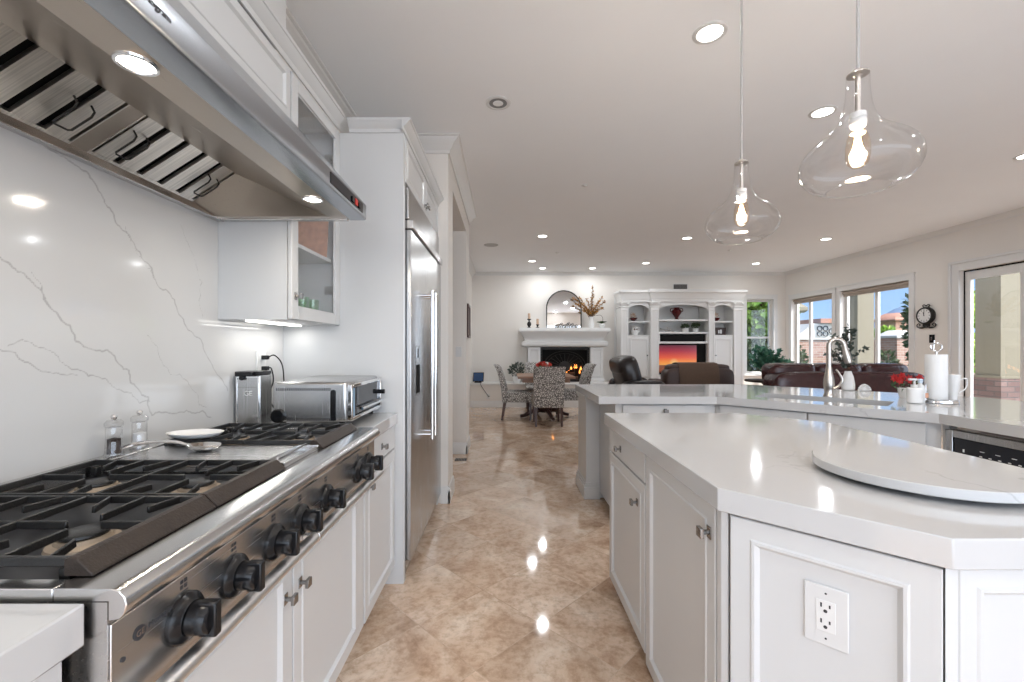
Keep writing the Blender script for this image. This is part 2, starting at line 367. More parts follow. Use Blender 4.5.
def spline(pts, n=8):
    pts = [Vector(p) for p in pts]; out = []
    for i in range(len(pts)-1):
        p0 = pts[max(i-1, 0)]; p1 = pts[i]; p2 = pts[i+1]; p3 = pts[min(i+2, len(pts)-1)]
        for k in range(n):
            t = k/n
            out.append(.5*((2*p1)+(p2-p0)*t+(2*p0-5*p1+4*p2-p3)*t*t+(3*p1-p0-3*p2+p3)*t**3))
    out.append(pts[-1]); return out
def sq(a, e): return math.copysign(abs(a)**e, a)
def puff(bm, c, s, e=.35, nu=24, nv=14, M4=None):
    "superellipsoid cushion, half sizes s"
    c = Vector(c); rings = []
    for j in range(nv+1):
        v = -PI/2+PI*j/nv; ring = []
        for i in range(nu):
            u = 2*PI*i/nu
            p = Vector((s[0]*sq(math.cos(v), e)*sq(math.cos(u), e), s[1]*sq(math.cos(v), e)*sq(math.sin(u), e), s[2]*sq(math.sin(v), e)))
            if M4: p = M4 @ p
            ring.append(bm.verts.new(p+c))
        rings.append(ring)
    for j in range(nv):
        for i in range(nu): bm.faces.new((rings[j][i], rings[j][(i+1) % nu], rings[j+1][(i+1) % nu], rings[j+1][i]))
    bmesh.ops.remove_doubles(bm, verts=[v for r in rings for v in r], dist=1e-5)
def finish(bm, sharp=35):
    bmesh.ops.recalc_face_normals(bm, faces=bm.faces)
    lim = R(sharp)
    for f in bm.faces: f.smooth = True
    for e in bm.edges:
        if len(e.link_faces) == 2: e.smooth = e.calc_face_angle(0) < lim
        else: e.smooth = True
def base_loc(p):
    v = Vector((0, 0, 0))
    while p is not None: v += p.location; p = p.parent
    return v
def mk(name, bm, mat, parent=None, bev=0.0, seg=2, local=False, origin=None, recalc=True):
    "link one mesh; vertices are in world space unless local"
    if recalc: finish(bm)
    o = bpy.data.objects.new(name, bpy.data.meshes.new(name))
    if parent is not None:
        o.parent = parent
        if not local: bmesh.ops.translate(bm, verts=bm.verts, vec=-base_loc(parent))
    elif not local:
        if origin is None:
            xs = [v.co for v in bm.verts]
            lo = [min(p[i] for p in xs) for i in range(3)]; hi = [max(p[i] for p in xs) for i in range(3)]
            origin = ((lo[0]+hi[0])/2, (lo[1]+hi[1])/2, lo[2])
        bmesh.ops.translate(bm, verts=bm.verts, vec=-Vector(origin)); o.location = origin
    bm.to_mesh(o.data); bm.free()
    C.objects.link(o)
    if mat is not None: o.data.materials.append(M[mat] if isinstance(mat, str) else mat)
    if bev:
        b = o.modifiers.new('bevel', 'BEVEL'); b.width = bev; b.segments = seg; b.limit_method = 'ANGLE'; b.angle_limit = R(40); b.harden_normals = False
    return o
def thing(name, label, cat, loc=(0, 0, 0), rz=0.0, group=None):
    o = bpy.data.objects.new(name, None); C.objects.link(o); o.location = loc; o.rotation_euler = (0, 0, rz)
    o.empty_display_size = .05
    o['label'] = label; o['category'] = cat
    if group: o['group'] = group
    return o
def tag(o, label, cat, group=None):
    o['label'] = label; o['category'] = cat
    if group: o['group'] = group
    return o
def struct(name, bm, mat, parent=None, bev=0.0, **k):
    o = mk(name, bm, mat, parent, bev, **k)
    if parent is None: o['kind'] = 'structure'
    return o
def kids(o): return [c for c in bpy.data.objects if c.parent == o]
def dup(root, loc, rz=None, label=None, group=None):
    def cp(o, parent):
        c = o.copy(); C.objects.link(c); c.parent = parent
        for ch in kids(o): cp(ch, c)
        return c
    src = kids(root)
    r = root.copy(); C.objects.link(r); r.location = loc
    if rz is not None: r.rotation_euler = (0, 0, rz)
    if label: r['label'] = label
    if group: r['group'] = group
    for ch in src: cp(ch, r)
    return r
class Face:
    "a vertical face: a along u, b up, c out along n"
    def __init__(s, o, u, n): s.o = Vector(o); s.u = Vector(u).normalized(); s.n = Vector(n).normalized()
    def p(s, a, b, c=0): return s.o + s.u*a + Vector((0, 0, b)) + s.n*c
    def box(s, bm, a0, a1, b0, b1, c0, c1):
        v = [bm.verts.new(s.p(*q)) for q in ((a0,b0,c0),(a1,b0,c0),(a1,b0,c1),(a0,b0,c1),(a0,b1,c0),(a1,b1,c0),(a1,b1,c1),(a0,b1,c1))]
        for f in ((3,2,1,0),(4,5,6,7),(0,1,5,4),(1,2,6,5),(2,3,7,6),(3,0,4,7)): bm.faces.new([v[i] for i in f])
    def panel(s, bm, a0, a1, b0, b1, c0=0, t=.020, frame=.058, style='raised'):
        "door slab with stepped moulding towards a recessed field"
        if style == 'flat': st = [(0, 0), (0, t)]
        elif style == 'raised': st = [(0, 0), (0, t-.002), (.002, t), (frame-.016, t), (frame-.012, t+.003), (frame-.006, t+.003), (frame, t-.004), (frame+.003, t-.007), (frame+.012, t-.008)]
        else: st = [(0, 0), (0, t), (frame, t), (frame+.006, t-.008), (frame+.012, t-.009)]
        rings = []
        for ins, d in st:
            rings.append([bm.verts.new(s.p(a, b, c0+d)) for a, b in ((a0+ins, b0+ins), (a1-ins, b0+ins), (a1-ins, b1-ins), (a0+ins, b1-ins))])
        for i in range(len(rings)-1):
            for k in range(4): bm.faces.new((rings[i][k], rings[i][(k+1) % 4], rings[i+1][(k+1) % 4], rings[i+1][k]))
        bm.faces.new(rings[0][::-1]); bm.faces.new(rings[-1])
    def frame(s, bm, a0, a1, b0, b1, c0, t, w):
        s.box(bm, a0, a0+w, b0, b1, c0, c0+t); s.box(bm, a1-w, a1, b0, b1, c0, c0+t)
        s.box(bm, a0+w, a1-w, b0, b0+w, c0, c0+t); s.box(bm, a0+w, a1-w, b1-w, b1, c0, c0+t)
    def knob(s, bm, a, b, c=0, r=1.0):
        "square-headed knob on a stem with a small backplate"
        s.box(bm, a-.010*r, a+.010*r, b-.015*r, b+.015*r, c, c+.003)
        cyl(bm, s.p(a, b, c+.002), s.p(a, b, c+.022), .006*r, 10)
        s.box(bm, a-.012*r, a+.012*r, b-.012*r, b+.012*r, c+.020, c+.030)
    def M4(s, a, b, c=0):
        m = Matrix.Identity(4); up = Vector((0, 0, 1))
        for i, ax in enumerate((s.u, up, s.n)):
            for j in range(3): m[j][i] = ax[j]
        p = s.p(a, b, c)
        for j in range(3): m[j][3] = p[j]
        return m
def text_bm(body, size, M4, extrude=.0006, align='CENTER'):
    cu = bpy.data.curves.new('t', 'FONT'); cu.body = body; cu.size = size; cu.extrude = extrude; cu.align_x = align; cu.align_y = 'CENTER'
    o = bpy.data.objects.new('t', cu); C.objects.link(o)
    dg = bpy.context.evaluated_depsgraph_get(); dg.update()
    me = bpy.data.meshes.new_from_object(o.evaluated_get(dg))
    bm = bmesh.new(); bm.from_mesh(me); bmesh.ops.transform(bm, matrix=M4, verts=bm.verts)
    bpy.data.objects.remove(o); bpy.data.curves.remove(cu); bpy.data.meshes.remove(me)
    return bm
def join_bm(a, b):
    me = bpy.data.meshes.new('j'); b.to_mesh(me); b.free(); a.from_mesh(me); bpy.data.meshes.remove(me)
def leaf(bm, p, d, n, L, W):
    "pointed folded leaf"
    d = Vector(d).normalized(); s = d.cross(Vector(n)); s = s.normalized() if s.length > 1e-4 else Vector((1, 0, 0)); u = s.cross(d)
    p = Vector(p)
    a = bm.verts.new(p); e = bm.verts.new(p+d*L - u*L*.12)
    m = bm.verts.new(p+d*L*.5); l = bm.verts.new(p+d*L*.45+s*W+u*W*.35); r = bm.verts.new(p+d*L*.45-s*W+u*W*.35)
    bm.faces.new((a, l, m)); bm.faces.new((l, e, m)); bm.faces.new((a, m, r)); bm.faces.new((m, e, r))
def rv(s=1.0): return Vector((random.uniform(-1, 1), random.uniform(-1, 1), random.uniform(-1, 1)))*s
def foliage(bm, c, s, n, L, W, up=.3):
    c = Vector(c)
    for _ in range(n):
        v = rv(); 
        while v.length > 1 or v.length < .25: v = rv()
        p = c+Vector((v.x*s[0], v.y*s[1], v.z*s[2]))
        leaf(bm, p, v+rv(.6)+Vector((0, 0, up)), rv(), L*random.uniform(.6, 1.3), W*random.uniform(.7, 1.3))
# ------------------------------------------------------------------ the room
def cove(bm, x0, x1, yf, yb, prof):
    "moulding that returns around a block standing against a wall behind it"
    rings = []
    for o_, z in prof: rings.append([bm.verts.new(p) for p in ((x0-o_, yf-o_, z), (x1+o_, yf-o_, z), (x1+o_, yb, z), (x0-o_, yb, z))])
    for i in range(len(rings)-1):
        for k in range(4): bm.faces.new((rings[i][k], rings[i][(k+1) % 4], rings[i+1][(k+1) % 4], rings[i+1][k]))
    bm.faces.new(rings[0][::-1]); bm.faces.new(rings[-1])
XR = 6.30; YB = 9.70; XL = -1.20; Y0 = -1.7
bm = nb(); box(bm, -2.8, XR+.15, Y0, YB+.15, -.10, 0); struct('floor', bm, 'floor', origin=(0, 0, 0))
bm = nb(); box(bm, -2.8, XR+.15, Y0, YB+.15, CEIL, CEIL+.12); struct('ceiling', bm, 'ceiling')
# left wall: kitchen run, thick pier with the passage opening, then the recessed living-room part
bm = nb(); box(bm, XL-.12, XL, Y0, 3.50, 0, CEIL); struct('wall_left', bm, 'wall')
bm = nb()
box(bm, XL-.12, -.46, 3.50, 3.80, 0, CEIL); box(bm, -.62, -.46, 3.80, 5.12, 2.64, CEIL); box(bm, -1.3, -.46, 5.12, 5.53, 0, CEIL)
box(bm, -2.7, -.74, 5.53, 5.65, 0, CEIL); box(bm, -2.7, -2.58, 3.4, 5.6, 0, CEIL); box(bm, -2.7, -1.3, 3.38, 3.5, 0, CEIL)
struct('wall_passage', bm, 'wall')
bm = nb(); box(bm, -.86, -.74, 5.65, YB, 0, CEIL); struct('wall_left', bm, 'wall')
# far wall with its window opening
WX0, WX1, WZ0, WZ1 = 5.42, 6.02, .67, 2.34
bm = nb(); box(bm, -.86, WX0, YB, YB+.15, 0, CEIL); box(bm, WX1, XR+.15, YB, YB+.15, 0, CEIL)
box(bm, WX0, WX1, YB, YB+.15, 0, WZ0); box(bm, WX0, WX1, YB, YB+.15, WZ1, CEIL); struct('wall_back', bm, 'wall')
# right wall with two windows and the glazed door
bm = nb(); box(bm, XL-.12, -.9, Y0-.12, Y0, 0, CEIL); box(bm, 6.0, XR+.15, Y0-.12, Y0, 0, CEIL); box(bm, -.9, 6.0, Y0-.12, Y0, 2.30, CEIL); struct('wall_rear', bm, 'wall')
holes = [(4.15, 5.98, 0, 2.32), (6.72, 8.10, .75, 2.31), (8.30, 9.48, .75, 2.31)]
bm = nb(); y = Y0
for a, b, z0, z1 in holes:
    box(bm, XR, XR+.15, y, a, 0, CEIL)
    if z0 > 0: box(bm, XR, XR+.15, a, b, 0, z0)
    box(bm, XR, XR+.15, a, b, z1, CEIL); y = b
box(bm, XR, XR+.15, y, YB, 0, CEIL); struct('wall_right', bm, 'wall')

CR = [(0, -.12), (.012, -.12), (.016, -.100), (.030, -.088), (.050, -.052), (.082, -.028), (.086, -.016), (.100, -.012), (.100, 0), (0, 0)]
CRS = [(a*.62, b*.62) for a, b in CR]
bm = nb(); prof_y(bm, [(XL+a*1.2, CEIL+b) for a, b in CR], Y0, 3.50); struct('trim_1', bm, 'trim')
bm = nb()
cove(bm, -1.32, -.46, 3.50, 5.53, [(a, CEIL+b-.0005) for a, b in CR[:-1]]); struct('trim_2', bm, 'trim')
bm = nb(); prof_y(bm, [(-.74+a, CEIL+b) for a, b in CR], 5.65, YB); struct('trim_3', bm, 'trim')
bm = nb(); prof_x(bm, [(YB-a, CEIL+b) for a, b in CRS], -.74, XR); struct('trim_4', bm, 'trim')
bm = nb(); prof_y(bm, [(XR-a, CEIL+b) for a, b in CRS], Y0, YB); struct('trim_5', bm, 'trim')
BB = [(0, 0), (.016, 0), (.016, .10), (.011, .115), (.008, .135), (0, .135)]
bm = nb(); prof_x(bm, [(3.50-a, b) for a, b in BB], -.52, -.444); prof_y(bm, [(-.46+a, b) for a, b in BB], 3.484, 3.80); struct('baseboard_left', bm, 'trim')
bm = nb(); prof_x(bm, [(5.12-a, b) for a, b in BB], -1.2, -.444); prof_y(bm, [(-.46+a, b) for a, b in BB], 5.104, 5.53); struct('baseboard_passage', bm, 'trim')
bm = nb(); prof_y(bm, [(XR-a, b) for a, b in BB], 6.2, YB); struct('baseboard_right', bm, 'trim')
bm = nb(); prof_x(bm, [(YB-a, b) for a, b in BB], 5.2, XR); struct('baseboard_back', bm, 'trim')

def window(name, face, a0, a1, b0, b1, mull, casing=.085, horiz=False, depth=.15):
    "casing on the wall, sash frame set back in the opening, panes; face.n points into the room"
    e = thing(name, '', ''); del e['label']; del e['category']; e['kind'] = 'structure'; e.location = face.p((a0+a1)/2, b0, 0)
    bm = nb(); w = casing
    face.box(bm, a0-w, a0, b0-.02, b1, 0, .022); face.box(bm, a1, a1+w, b0-.02, b1, 0, .022)
    face.box(bm, a0-w, a1+w, b1, b1+w, 0, .022); face.box(bm, a0-w-.01, a1+w+.01, b1+w, b1+w+.02, 0, .034)
    face.box(bm, a0-w-.02, a1+w+.02, b0-.045, b0-.02, 0, .05)
    mk('window_casing', bm, 'trim', e)
    bm = nb(); face.frame(bm, a0+.001, a1-.001, b0+.001, b1-.001, -.13, .05, .045)
    for m in mull:
        if horiz: face.box(bm, a0+.04, a1-.04, m-.022, m+.022, -.13, -.085)
        else: face.box(bm, m-.03, m+.03, b0+.04, b1-.04, -.13, -.085)
    mk('window_frame', bm, 'trim', e, .004)
    bm = nb(); face.box(bm, a0+.04, a1-.04, b0+.04, b1-.04, -.113, -.109); mk('window_pane', bm, 'glass', e)
    return e
FR = Face((XR, 0, 0), (0, 1, 0), (-1, 0, 0)); FB = Face((0, YB, 0), (1, 0, 0), (0, -1, 0))
window('window_1', FB, WX0, WX1, WZ0, WZ1, [1.485], horiz=True)
window('window_2', FR, 8.30, 9.48, .75, 2.31, [9.05])
window('window_3', FR, 6.72, 8.10, .75, 2.31, [7.43])
for nm, a, b, lab in (('window_shade', 6.725, 8.095, 'rolled woven shade at the top of the wider window nearest the wall clock'), ('window_shade', 8.305, 9.475, 'rolled woven shade at the top of the window nearest the far corner')):
    t = thing(nm, lab, 'window shade', (XR+.04, (a+b)/2, 2.18), group=None)
    bm = nb(); cyl(bm, (XR+.04, a+.01, 2.275), (XR+.04, b-.01, 2.275), .030, 14); mk('shade_roll', bm, 'shade', t)
    bm = nb(); box(bm, XR+.03, XR+.036, a+.02, b-.02, 2.215, 2.28); mk('shade_cloth', bm, 'shade', t)
    bm = nb(); box(bm, XR+.022, XR+.044, a+.02, b-.02, 2.203, 2.217); mk('bottom_rail', bm, 'shade', t)
# glazed patio door
d = thing('door_1', '', ''); del d['label']; del d['category']; d['kind'] = 'structure'; d.location = (XR, 5.0, 0)
bm = nb()
for k, (w0, w1, t) in enumerate(((0, .10, .020), (.10, .135, .036))):
    FR.box(bm, 5.98+w0, 5.98+w1, 0, 2.32+w1, 0, t); FR.box(bm, 4.15-w1, 4.15-w0, 0, 2.32+w1, 0, t); FR.box(bm, 4.15-w0, 5.98+w0, 2.32+w0, 2.32+w1, 0, t)
mk('door_casing', bm, 'trim', d, .004)
bm = nb()
for a0, a1 in ((5.245, 5.968), (4.165, 5.240)):
    FR.box(bm, a0, a0+.085, .01, 2.30, -.10, -.055); FR.box(bm, a1-.068, a1, .01, 2.30, -.10, -.055)
    FR.box(bm, a0+.085, a1-.068, 2.19, 2.30, -.10, -.055); FR.box(bm, a0+.085, a1-.068, .01, .26, -.10, -.055)
mk('door_leaf', bm, 'trim', d, .004)
bm = nb(); FR.box(bm, 4.20, 5.93, .22, 2.22, -.080, -.076); mk('door_pane', bm, 'glass', d)
bm = nb(); FR.box(bm, 5.9685, 5.9795, .0, 2.31, -.060, -.050); FR.box(bm, 4.16, 5.9795, 2.301, 2.3195, -.060, -.050); mk('weather_seal', bm, 'blackmatte', d)

# ------------------------------------------------------------------ recessed ceiling lights
def can(x, y, label, on=True):
    t = thing('ceiling_light', label, 'ceiling light', (x, y, CEIL), group='recessed ceiling lights')
    bm = nb(); lathe(bm, [(.062, -.001), (.066, -.006), (.080, -.007), (.086, -.004), (.088, 0)], 28, (x, y, CEIL), closed_ends=False); mk('trim_ring', bm, 'white', t)
    bm = nb(); lathe(bm, [(.0001, -.003), (.063, -.003)] if on else [(.0001, -.009), (.030, -.007), (.034, -.002), (.063, -.003)], 28, (x, y, CEIL)); mk('lens', bm, 'lamp' if on else 'lampoff', t)
    if not on:
        bm = nb(); lathe(bm, [(.036, -.0035), (.062, -.0035)], 28, (x, y, CEIL), closed_ends=False); mk('baffle_ring', bm, pm('grey_baffle', (.22, .22, .22), .6), t)
    if on:
        L = bpy.data.lights.new('can', 'AREA'); L.shape = 'DISK'; L.size = .12; L.energy = CAN_W; L.color = (.93, .965, 1.0)
        o = bpy.data.objects.new('can_beam', L); C.objects.link(o); o.location = (x, y, CEIL-.012)
cans = [
 (1.10, 2.32, 'large recessed ceiling light above the island, left of the pendant cords'),
 (2.28, 3.10, 'recessed ceiling light seen just left of the nearer glass pendant'),
 (.57, 6.55, 'nearest recessed ceiling light in line with the arched mirror'),
 (.53, 8.44, 'recessed ceiling light left of the mirror, between two others near the far wall'),
 (.80, 9.20, 'recessed ceiling light closest to the far wall, above the left of the mirror'),
 (1.86, 9.20, 'recessed ceiling light closest to the far wall, above the dried flowers'),
 (2.82, 8.64, 'recessed ceiling light above the left of the white built-in unit'),
 (2.81, 6.67, 'recessed ceiling light left of the farther glass pendant'),
 (5.00, 6.73, 'recessed ceiling light nearest the window wall, above the wide window'),
 (5.05, 8.69, 'recessed ceiling light above the right end of the white built-in unit'),
]
for x, y, lab in cans: can(x, y, lab)
can(-.048, 2.986, 'unlit recessed ceiling light over the aisle by the fridge', on=False)
# unseen ceiling lights added behind and beside the viewpoint for even light
for x, y in ((.0, .6), (1.1, -.6), (2.9, .8), (4.6, 1.6), (4.6, 3.8), (-.1, -1.2), (2.4, -1.3)):
    can(x, y, 'unseen added ceiling light over the near half of the kitchen')
t = thing('ceiling_speaker', 'round flush white speaker grille in the ceiling beyond the fridge', 'speaker', (-.23, 7.12, CEIL))
bm = nb(); lathe(bm, [(.0001, -.006), (.10, -.006), (.115, -.004), (.12, 0)], 28, (-.23, 7.12, CEIL)); mk('grille', bm, pm('grille_grey', (.48, .48, .48), .7), t)
for x, y, lab in ((.83, 4.5, 'tiny white sprinkler cap in the ceiling, nearest one'), (.93, 7.7, 'tiny white sprinkler cap in the ceiling above the dining table'), (3.9, 7.5, 'tiny white sprinkler cap in the ceiling above the loveseat')):
    bm = nb(); lathe(bm, [(.0001, -.012), (.02, -.012), (.024, -.004), (.035, -.003), (.036, 0)], 16, (x, y, CEIL)); tag(mk('sprinkler', bm, 'white'), lab, 'sprinkler', 'ceiling sprinklers')

# ------------------------------------------------------------------ left run: backsplash slab with veins
def zz(x, y, X=-1.18):
    Z = X*432/(x-505); return (Z, CAMZ-(y-347.5)*Z/432)
def cpx(pts): return [zz(a/2.4375, 200+b/2.4375) for a, b in pts]
veins = [
 [zz(*p) for p in ((40, 140), (61, 156), (75, 165), (88, 173), (98, 190))]+cpx([(255,0),(275,30),(300,75),(330,115),(365,160),(390,215),(430,260),(465,320),(495,360),(520,410),(555,465)]),
 cpx([(305,60),(316,105),(350,150),(378,190),(388,213)]),
 cpx([(0,140),(60,180),(95,215),(125,265),(170,305),(185,345),(225,365),(262,365),(290,400),(315,415),(318,445),(345,475),(362,480),(370,525),(405,517),(455,512),(490,515),(515,530)]),
 cpx([(75,170),(100,205),(112,240)]),
 cpx([(20,355),(55,340),(100,360),(140,380),(170,410),(215,430),(255,435),(275,455),(320,470),(340,495),(365,490)]),
 cpx([(0,365),(30,370),(60,395),(120,420),(190,428)]),
 cpx([(360,330),(385,360),(395,395),(415,425),(455,440),(480,470),(485,500),(505,505)]),
 cpx([(440,60),(460,110),(480,165),(493,200),(495,290)]),
]
import numpy as np
segs = []
rng = random.Random(3)
for vi, v in enumerate(veins):
    P = [Vector(p) for p in v]
    for it in range(3):
        Q = [P[0]]
        for a, b in zip(P, P[1:]):
            d = b-a; m = (a+b)/2+Vector((-d.y, d.x))*rng.uniform(-.17, .17); Q += [m, b]
        P = Q
    wgt = [1, 2.2, 1, 1.8, 1.3, 1.3, 1.5, 1.7][vi]
    for a, b in zip(P, P[1:]): segs.append((a.x, a.y, b.x, b.y, wgt))
S = np.array(segs)
ys = np.linspace(.95, 2.2985, 340); zs = np.linspace(.914, 1.80, 224)
G = np.stack(np.meshgrid(ys, zs, indexing='ij'), -1).reshape(-1, 1, 2)
A = S[None, :, :2]; D = S[None, :, 2:4]-A
parts = []
for k in range(0, len(G), 4000):
    g_ = G[k:k+4000]; tt = np.clip(((g_-A)*D).sum(-1)/((D*D).sum(-1)+1e-12), 0, 1)
    parts.append((np.linalg.norm(g_-A-D*tt[..., None], axis=-1)*S[None, :, 4]).min(1))
dist = np.concatenate(parts)
verts = [(-1.18, float(g[0, 0]), float(g[0, 1])) for g in G]; nz_ = len(zs); fc = []
for i in range(len(ys)-1):
    for j in range(nz_-1): fc.append((i*nz_+j, (i+1)*nz_+j, (i+1)*nz_+j+1, i*nz_+j+1))
nv0 = len(verts)
y0_, y1_, z0_, z1_ = .95, 2.2985, .914, 1.80
verts += [(-1.1995, y, z) for y, z in ((y0_, z0_), (y1_, z0_), (y1_, z1_), (y0_, z1_))]
c_ = [0, (len(ys)-1)*nz_, len(ys)*nz_-1, nz_-1]
for k in range(4): fc.append((c_[k], nv0+k, nv0+(k+1) % 4, c_[(k+1) % 4]))
fc.append(tuple(nv0+k for k in range(4)))
me = bpy.data.meshes.new('backsplash'); me.from_pydata([(x+1.19, y-1.6, z-.914) for x, y, z in verts], [], fc); me.update()
at = me.attributes.new('vein', 'FLOAT', 'POINT'); at.data.foreach_set('value', np.concatenate([dist, np.ones(4)]).astype(np.float32))
bs = bpy.data.objects.new('backsplash', me); bs.location = (-1.19, 1.6, .914); C.objects.link(bs); me.materials.append(M['quartz_back'])
tag(bs, 'polished white quartz backsplash with grey veins behind the cooktop', 'backsplash')
bm = nb(); box(bm, -1.1995, -1.18, -.6, .949, .914, 1.80); tag(mk('backsplash', bm, 'quartz'), 'plain end of the quartz backsplash beside the near counter', 'backsplash')

# ------------------------------------------------------------------ left run: base cabinets and worktops
FL = Face((-.605, 0, 0), (0, 1, 0), (1, 0, 0))       # cabinet fronts look to +x; c=.020 is the door face
def carcass(bm, y0, y1, x0=-1.179, x1=-.606, z0=.10, z1=.855, toe=.055):
    box(bm, x0, x1, y0, y1, z0, z1); box(bm, x0, x1-toe, y0, y1, 0, z0)
t = thing('base_cabinet', 'white base cabinet under the cooktop with a pair of panel doors', 'cabinet', (-.89, 1.19, 0))
bm = nb(); carcass(bm, .592, 1.795, z1=.712); mk('body', bm, 'cab', t)
for a0, a1, ka in ((.600, 1.188, 1.150), (1.196, 1.740, 1.232)):
    bm = nb(); FL.panel(bm, a0, a1, .105, .700, frame=.062); dd = mk('door', bm, 'cab', t)
    bm = nb(); FL.knob(bm, ka, .590, .020); mk('knob', bm, 'knobmetal', dd, .002)
bm = nb(); FL.box(bm, 1.744, 1.794, .105, .705, 0, .018); mk('stile', bm, 'cab', t, .002)
t = thing('base_cabinet', 'white base cabinet with one drawer and door under the toaster oven', 'cabinet', (-.89, 2.05, 0))
bm = nb(); carcass(bm, 1.80, 2.298); mk('body', bm, 'cab', t)
bm = nb(); FL.panel(bm, 1.806, 2.292, .105, .722, frame=.062); dd = mk('door', bm, 'cab', t)
bm = nb(); FL.knob(bm, 1.845, .665, .020); mk('knob', bm, 'knobmetal', dd, .002)
bm = nb(); FL.panel(bm, 1.806, 2.292, .732, .850, style='flat'); dd = mk('drawer', bm, 'cab', t, .002)
bm = nb(); FL.knob(bm, 2.05, .79, .020); mk('knob', bm, 'knobmetal', dd, .002)
t = thing('base_cabinet', 'white base cabinet at the near end, left of the cooktop', 'cabinet', (-.89, .2, 0))
bm = nb(); carcass(bm, -.30, .580); mk('body', bm, 'cab', t)
bm = nb(); FL.panel(bm, -.29, .572, .105, .850, frame=.062); dd = mk('door', bm, 'cab', t)
def slab(name, bm, label, mat='quartz', bev=.003):
    return tag(mk(name, bm, mat, None, bev), label, 'worktop')
bm = nb(); box(bm, -1.1795, -.569, -.32, .586, .856, .914); slab('worktop', bm, 'white quartz worktop end at the near side of the cooktop')
bm = nb(); box(bm, -1.1795, -.572, 1.7975, 2.2985, .856, .914); slab('worktop', bm, 'white quartz worktop under the toaster oven')

# ------------------------------------------------------------------ rangetop
RY0, RY1 = .592, 1.792
rt = thing('rangetop', 'wide stainless steel gas rangetop with black grates and seven black knobs', 'cooktop', (-.85, 1.19, .72))
bm = nb(); box(bm, -1.172, -.545, RY0, RY1, .722, .9105); mk('body', bm, 'steel_y', rt)
bm = nb()
lip = [(-.62, .9108), (-.62, .929), (-.540, .929), (-.529, .926), (-.5215, .918), (-.5185, .907), (-.5215, .895), (-.529, .887), (-.5445, .884), (-.5445, .9108)]
prof_y(bm, lip, RY0, RY1)
box(bm, -1.172, -.6205, RY0, RY0+.026, .9108, .929); box(bm, -1.172, -.6205, RY1-.026, RY1, .9108, .929)
mk('front_lip', bm, 'steel_plain', rt, .0015)
bm = nb(); box(bm, -1.172, -1.112, RY0+.027, RY1-.027, .9108, .946); mk('back_trim', bm, 'steel_y', rt, .004)
bm = nb(); box(bm, -1.111, -.622, RY0+.028, 1.178, .911, .916); box(bm, -1.111, -.622, 1.404, RY1-.028, .911, .916); mk('burner_pan', bm, 'deck', rt)
bm = nb(); FC = Face((-.5445, 0, 0), (0, 1, 0), (1, 0, 0)); FC.box(bm, RY0+.002, RY1-.002, .730, .878, 0, .003); mk('control_panel', bm, 'steel_y', rt, .001)
def bar(bm, x0, y0, x1, y1, w=.010, z0=.943, z1=.957):
    a = Vector((x0, y0, 0)); b = Vector((x1, y1, 0)); d = (b-a).normalized(); s = Vector((-d.y, d.x, 0))*w/2
    v = []
    for z, k in ((z0, 1.0), (z1, .62)):
        for p in (a-s*k, b-s*k, b+s*k, a+s*k): v.append(bm.verts.new((p.x, p.y, z)))
    for f in ((3,2,1,0),(4,5,6,7),(0,1,5,4),(1,2,6,5),(2,3,7,6),(3,0,4,7)): bm.faces.new([v[i] for i in f])
gr = [(.622, .889), (.893, 1.172), (1.410, 1.738)]
for g0, g1 in gr:
    ym = (g0+g1)/2; bx = (-.735, -.975)
    bm = nb(); xb, xf = -1.108, -.600
    # heavy sloped front rail
    bar(bm, xb, g0, xb, g1, .012)
    for yy in (g0+.006, g1-.006): bar(bm, xb, yy, xf-.03, yy, .010)
    xm = (-.855)
    bar(bm, xm, g0, xm, g1, .009)
    for b in bx:
        r0 = .030
        lo = (xm if b > xm else xb); hi = (-.63 if b > xm else xm)
        for fx, dy in ((lo, 0), (hi, 0)):
            sgn = 1 if fx < b else -1
            bar(bm, fx, ym, b-sgn*r0, ym, .008)
        for gy in (g0+.03, g1-.03):
            sgn = 1 if gy < ym else -1
            bar(bm, b, gy-sgn*.024, b, ym-sgn*r0, .008)
            for sx in (-.072, .072): bar(bm, b+sx, gy-sgn*.024, b+sx*.72, ym-sgn*.070, .0075)
    for xx in (xb+.01, -.64):
        for yy in (g0+.012, g1-.012): box(bm, xx-.008, xx+.008, yy-.008, yy+.008, .917, .94)
    gt = mk('grate', bm, 'castiron', rt, .0015, 1)
    bm = nb(); prof_y(bm, [(-.594, .930), (-.594, .9335), (-.618, .9565), (-.626, .9575), (-.636, .955), (-.636, .930)], g0, g1); mk('grate_rail', bm, 'castrail', gt, .002)
    for b in bx:
        bm = nb(); lathe(bm, [(.052, .0), (.050, .006), (.040, .010), (.038, .016), (.0001, .016)], 24, (b, ym, .9165)); bb = mk('burner', bm, pm('burner_head', (.34, .27, .20), .55, .3, noise_amt=.2, nscale=40), rt)
        bm = nb(); lathe(bm, [(.033, .0), (.035, .003), (.034, .007), (.028, .009), (.0001, .0095)], 24, (b, ym, .9330)); mk('burner_cap', bm, 'castiron', bb)
# griddle
bm = nb(); box(bm, -1.108, -.668, 1.182, 1.400, .917, .943); gd = mk('griddle', bm, 'steel_x', rt, .004)
bm = nb()
box(bm, -.664, -.604, 1.182, 1.400, .9295, .935); box(bm, -.664, -.660, 1.182, 1.400, .935, .948); box(bm, -.608, -.604, 1.182, 1.400, .935, .943)
box(bm, -.664, -.604, 1.182, 1.186, .935, .945); box(bm, -.664, -.604, 1.396, 1.400, .935, .945)
mk('grease_trough', bm, 'steel_plain', rt, .001)
bm = nb(); tube(bm, [(-.634, 1.20, .937), (-.634, 1.205, .952), (-.634, 1.375, .952), (-.634, 1.38, .937)], .0035, 8); mk('trough_handle', bm, 'steel_plain', rt)
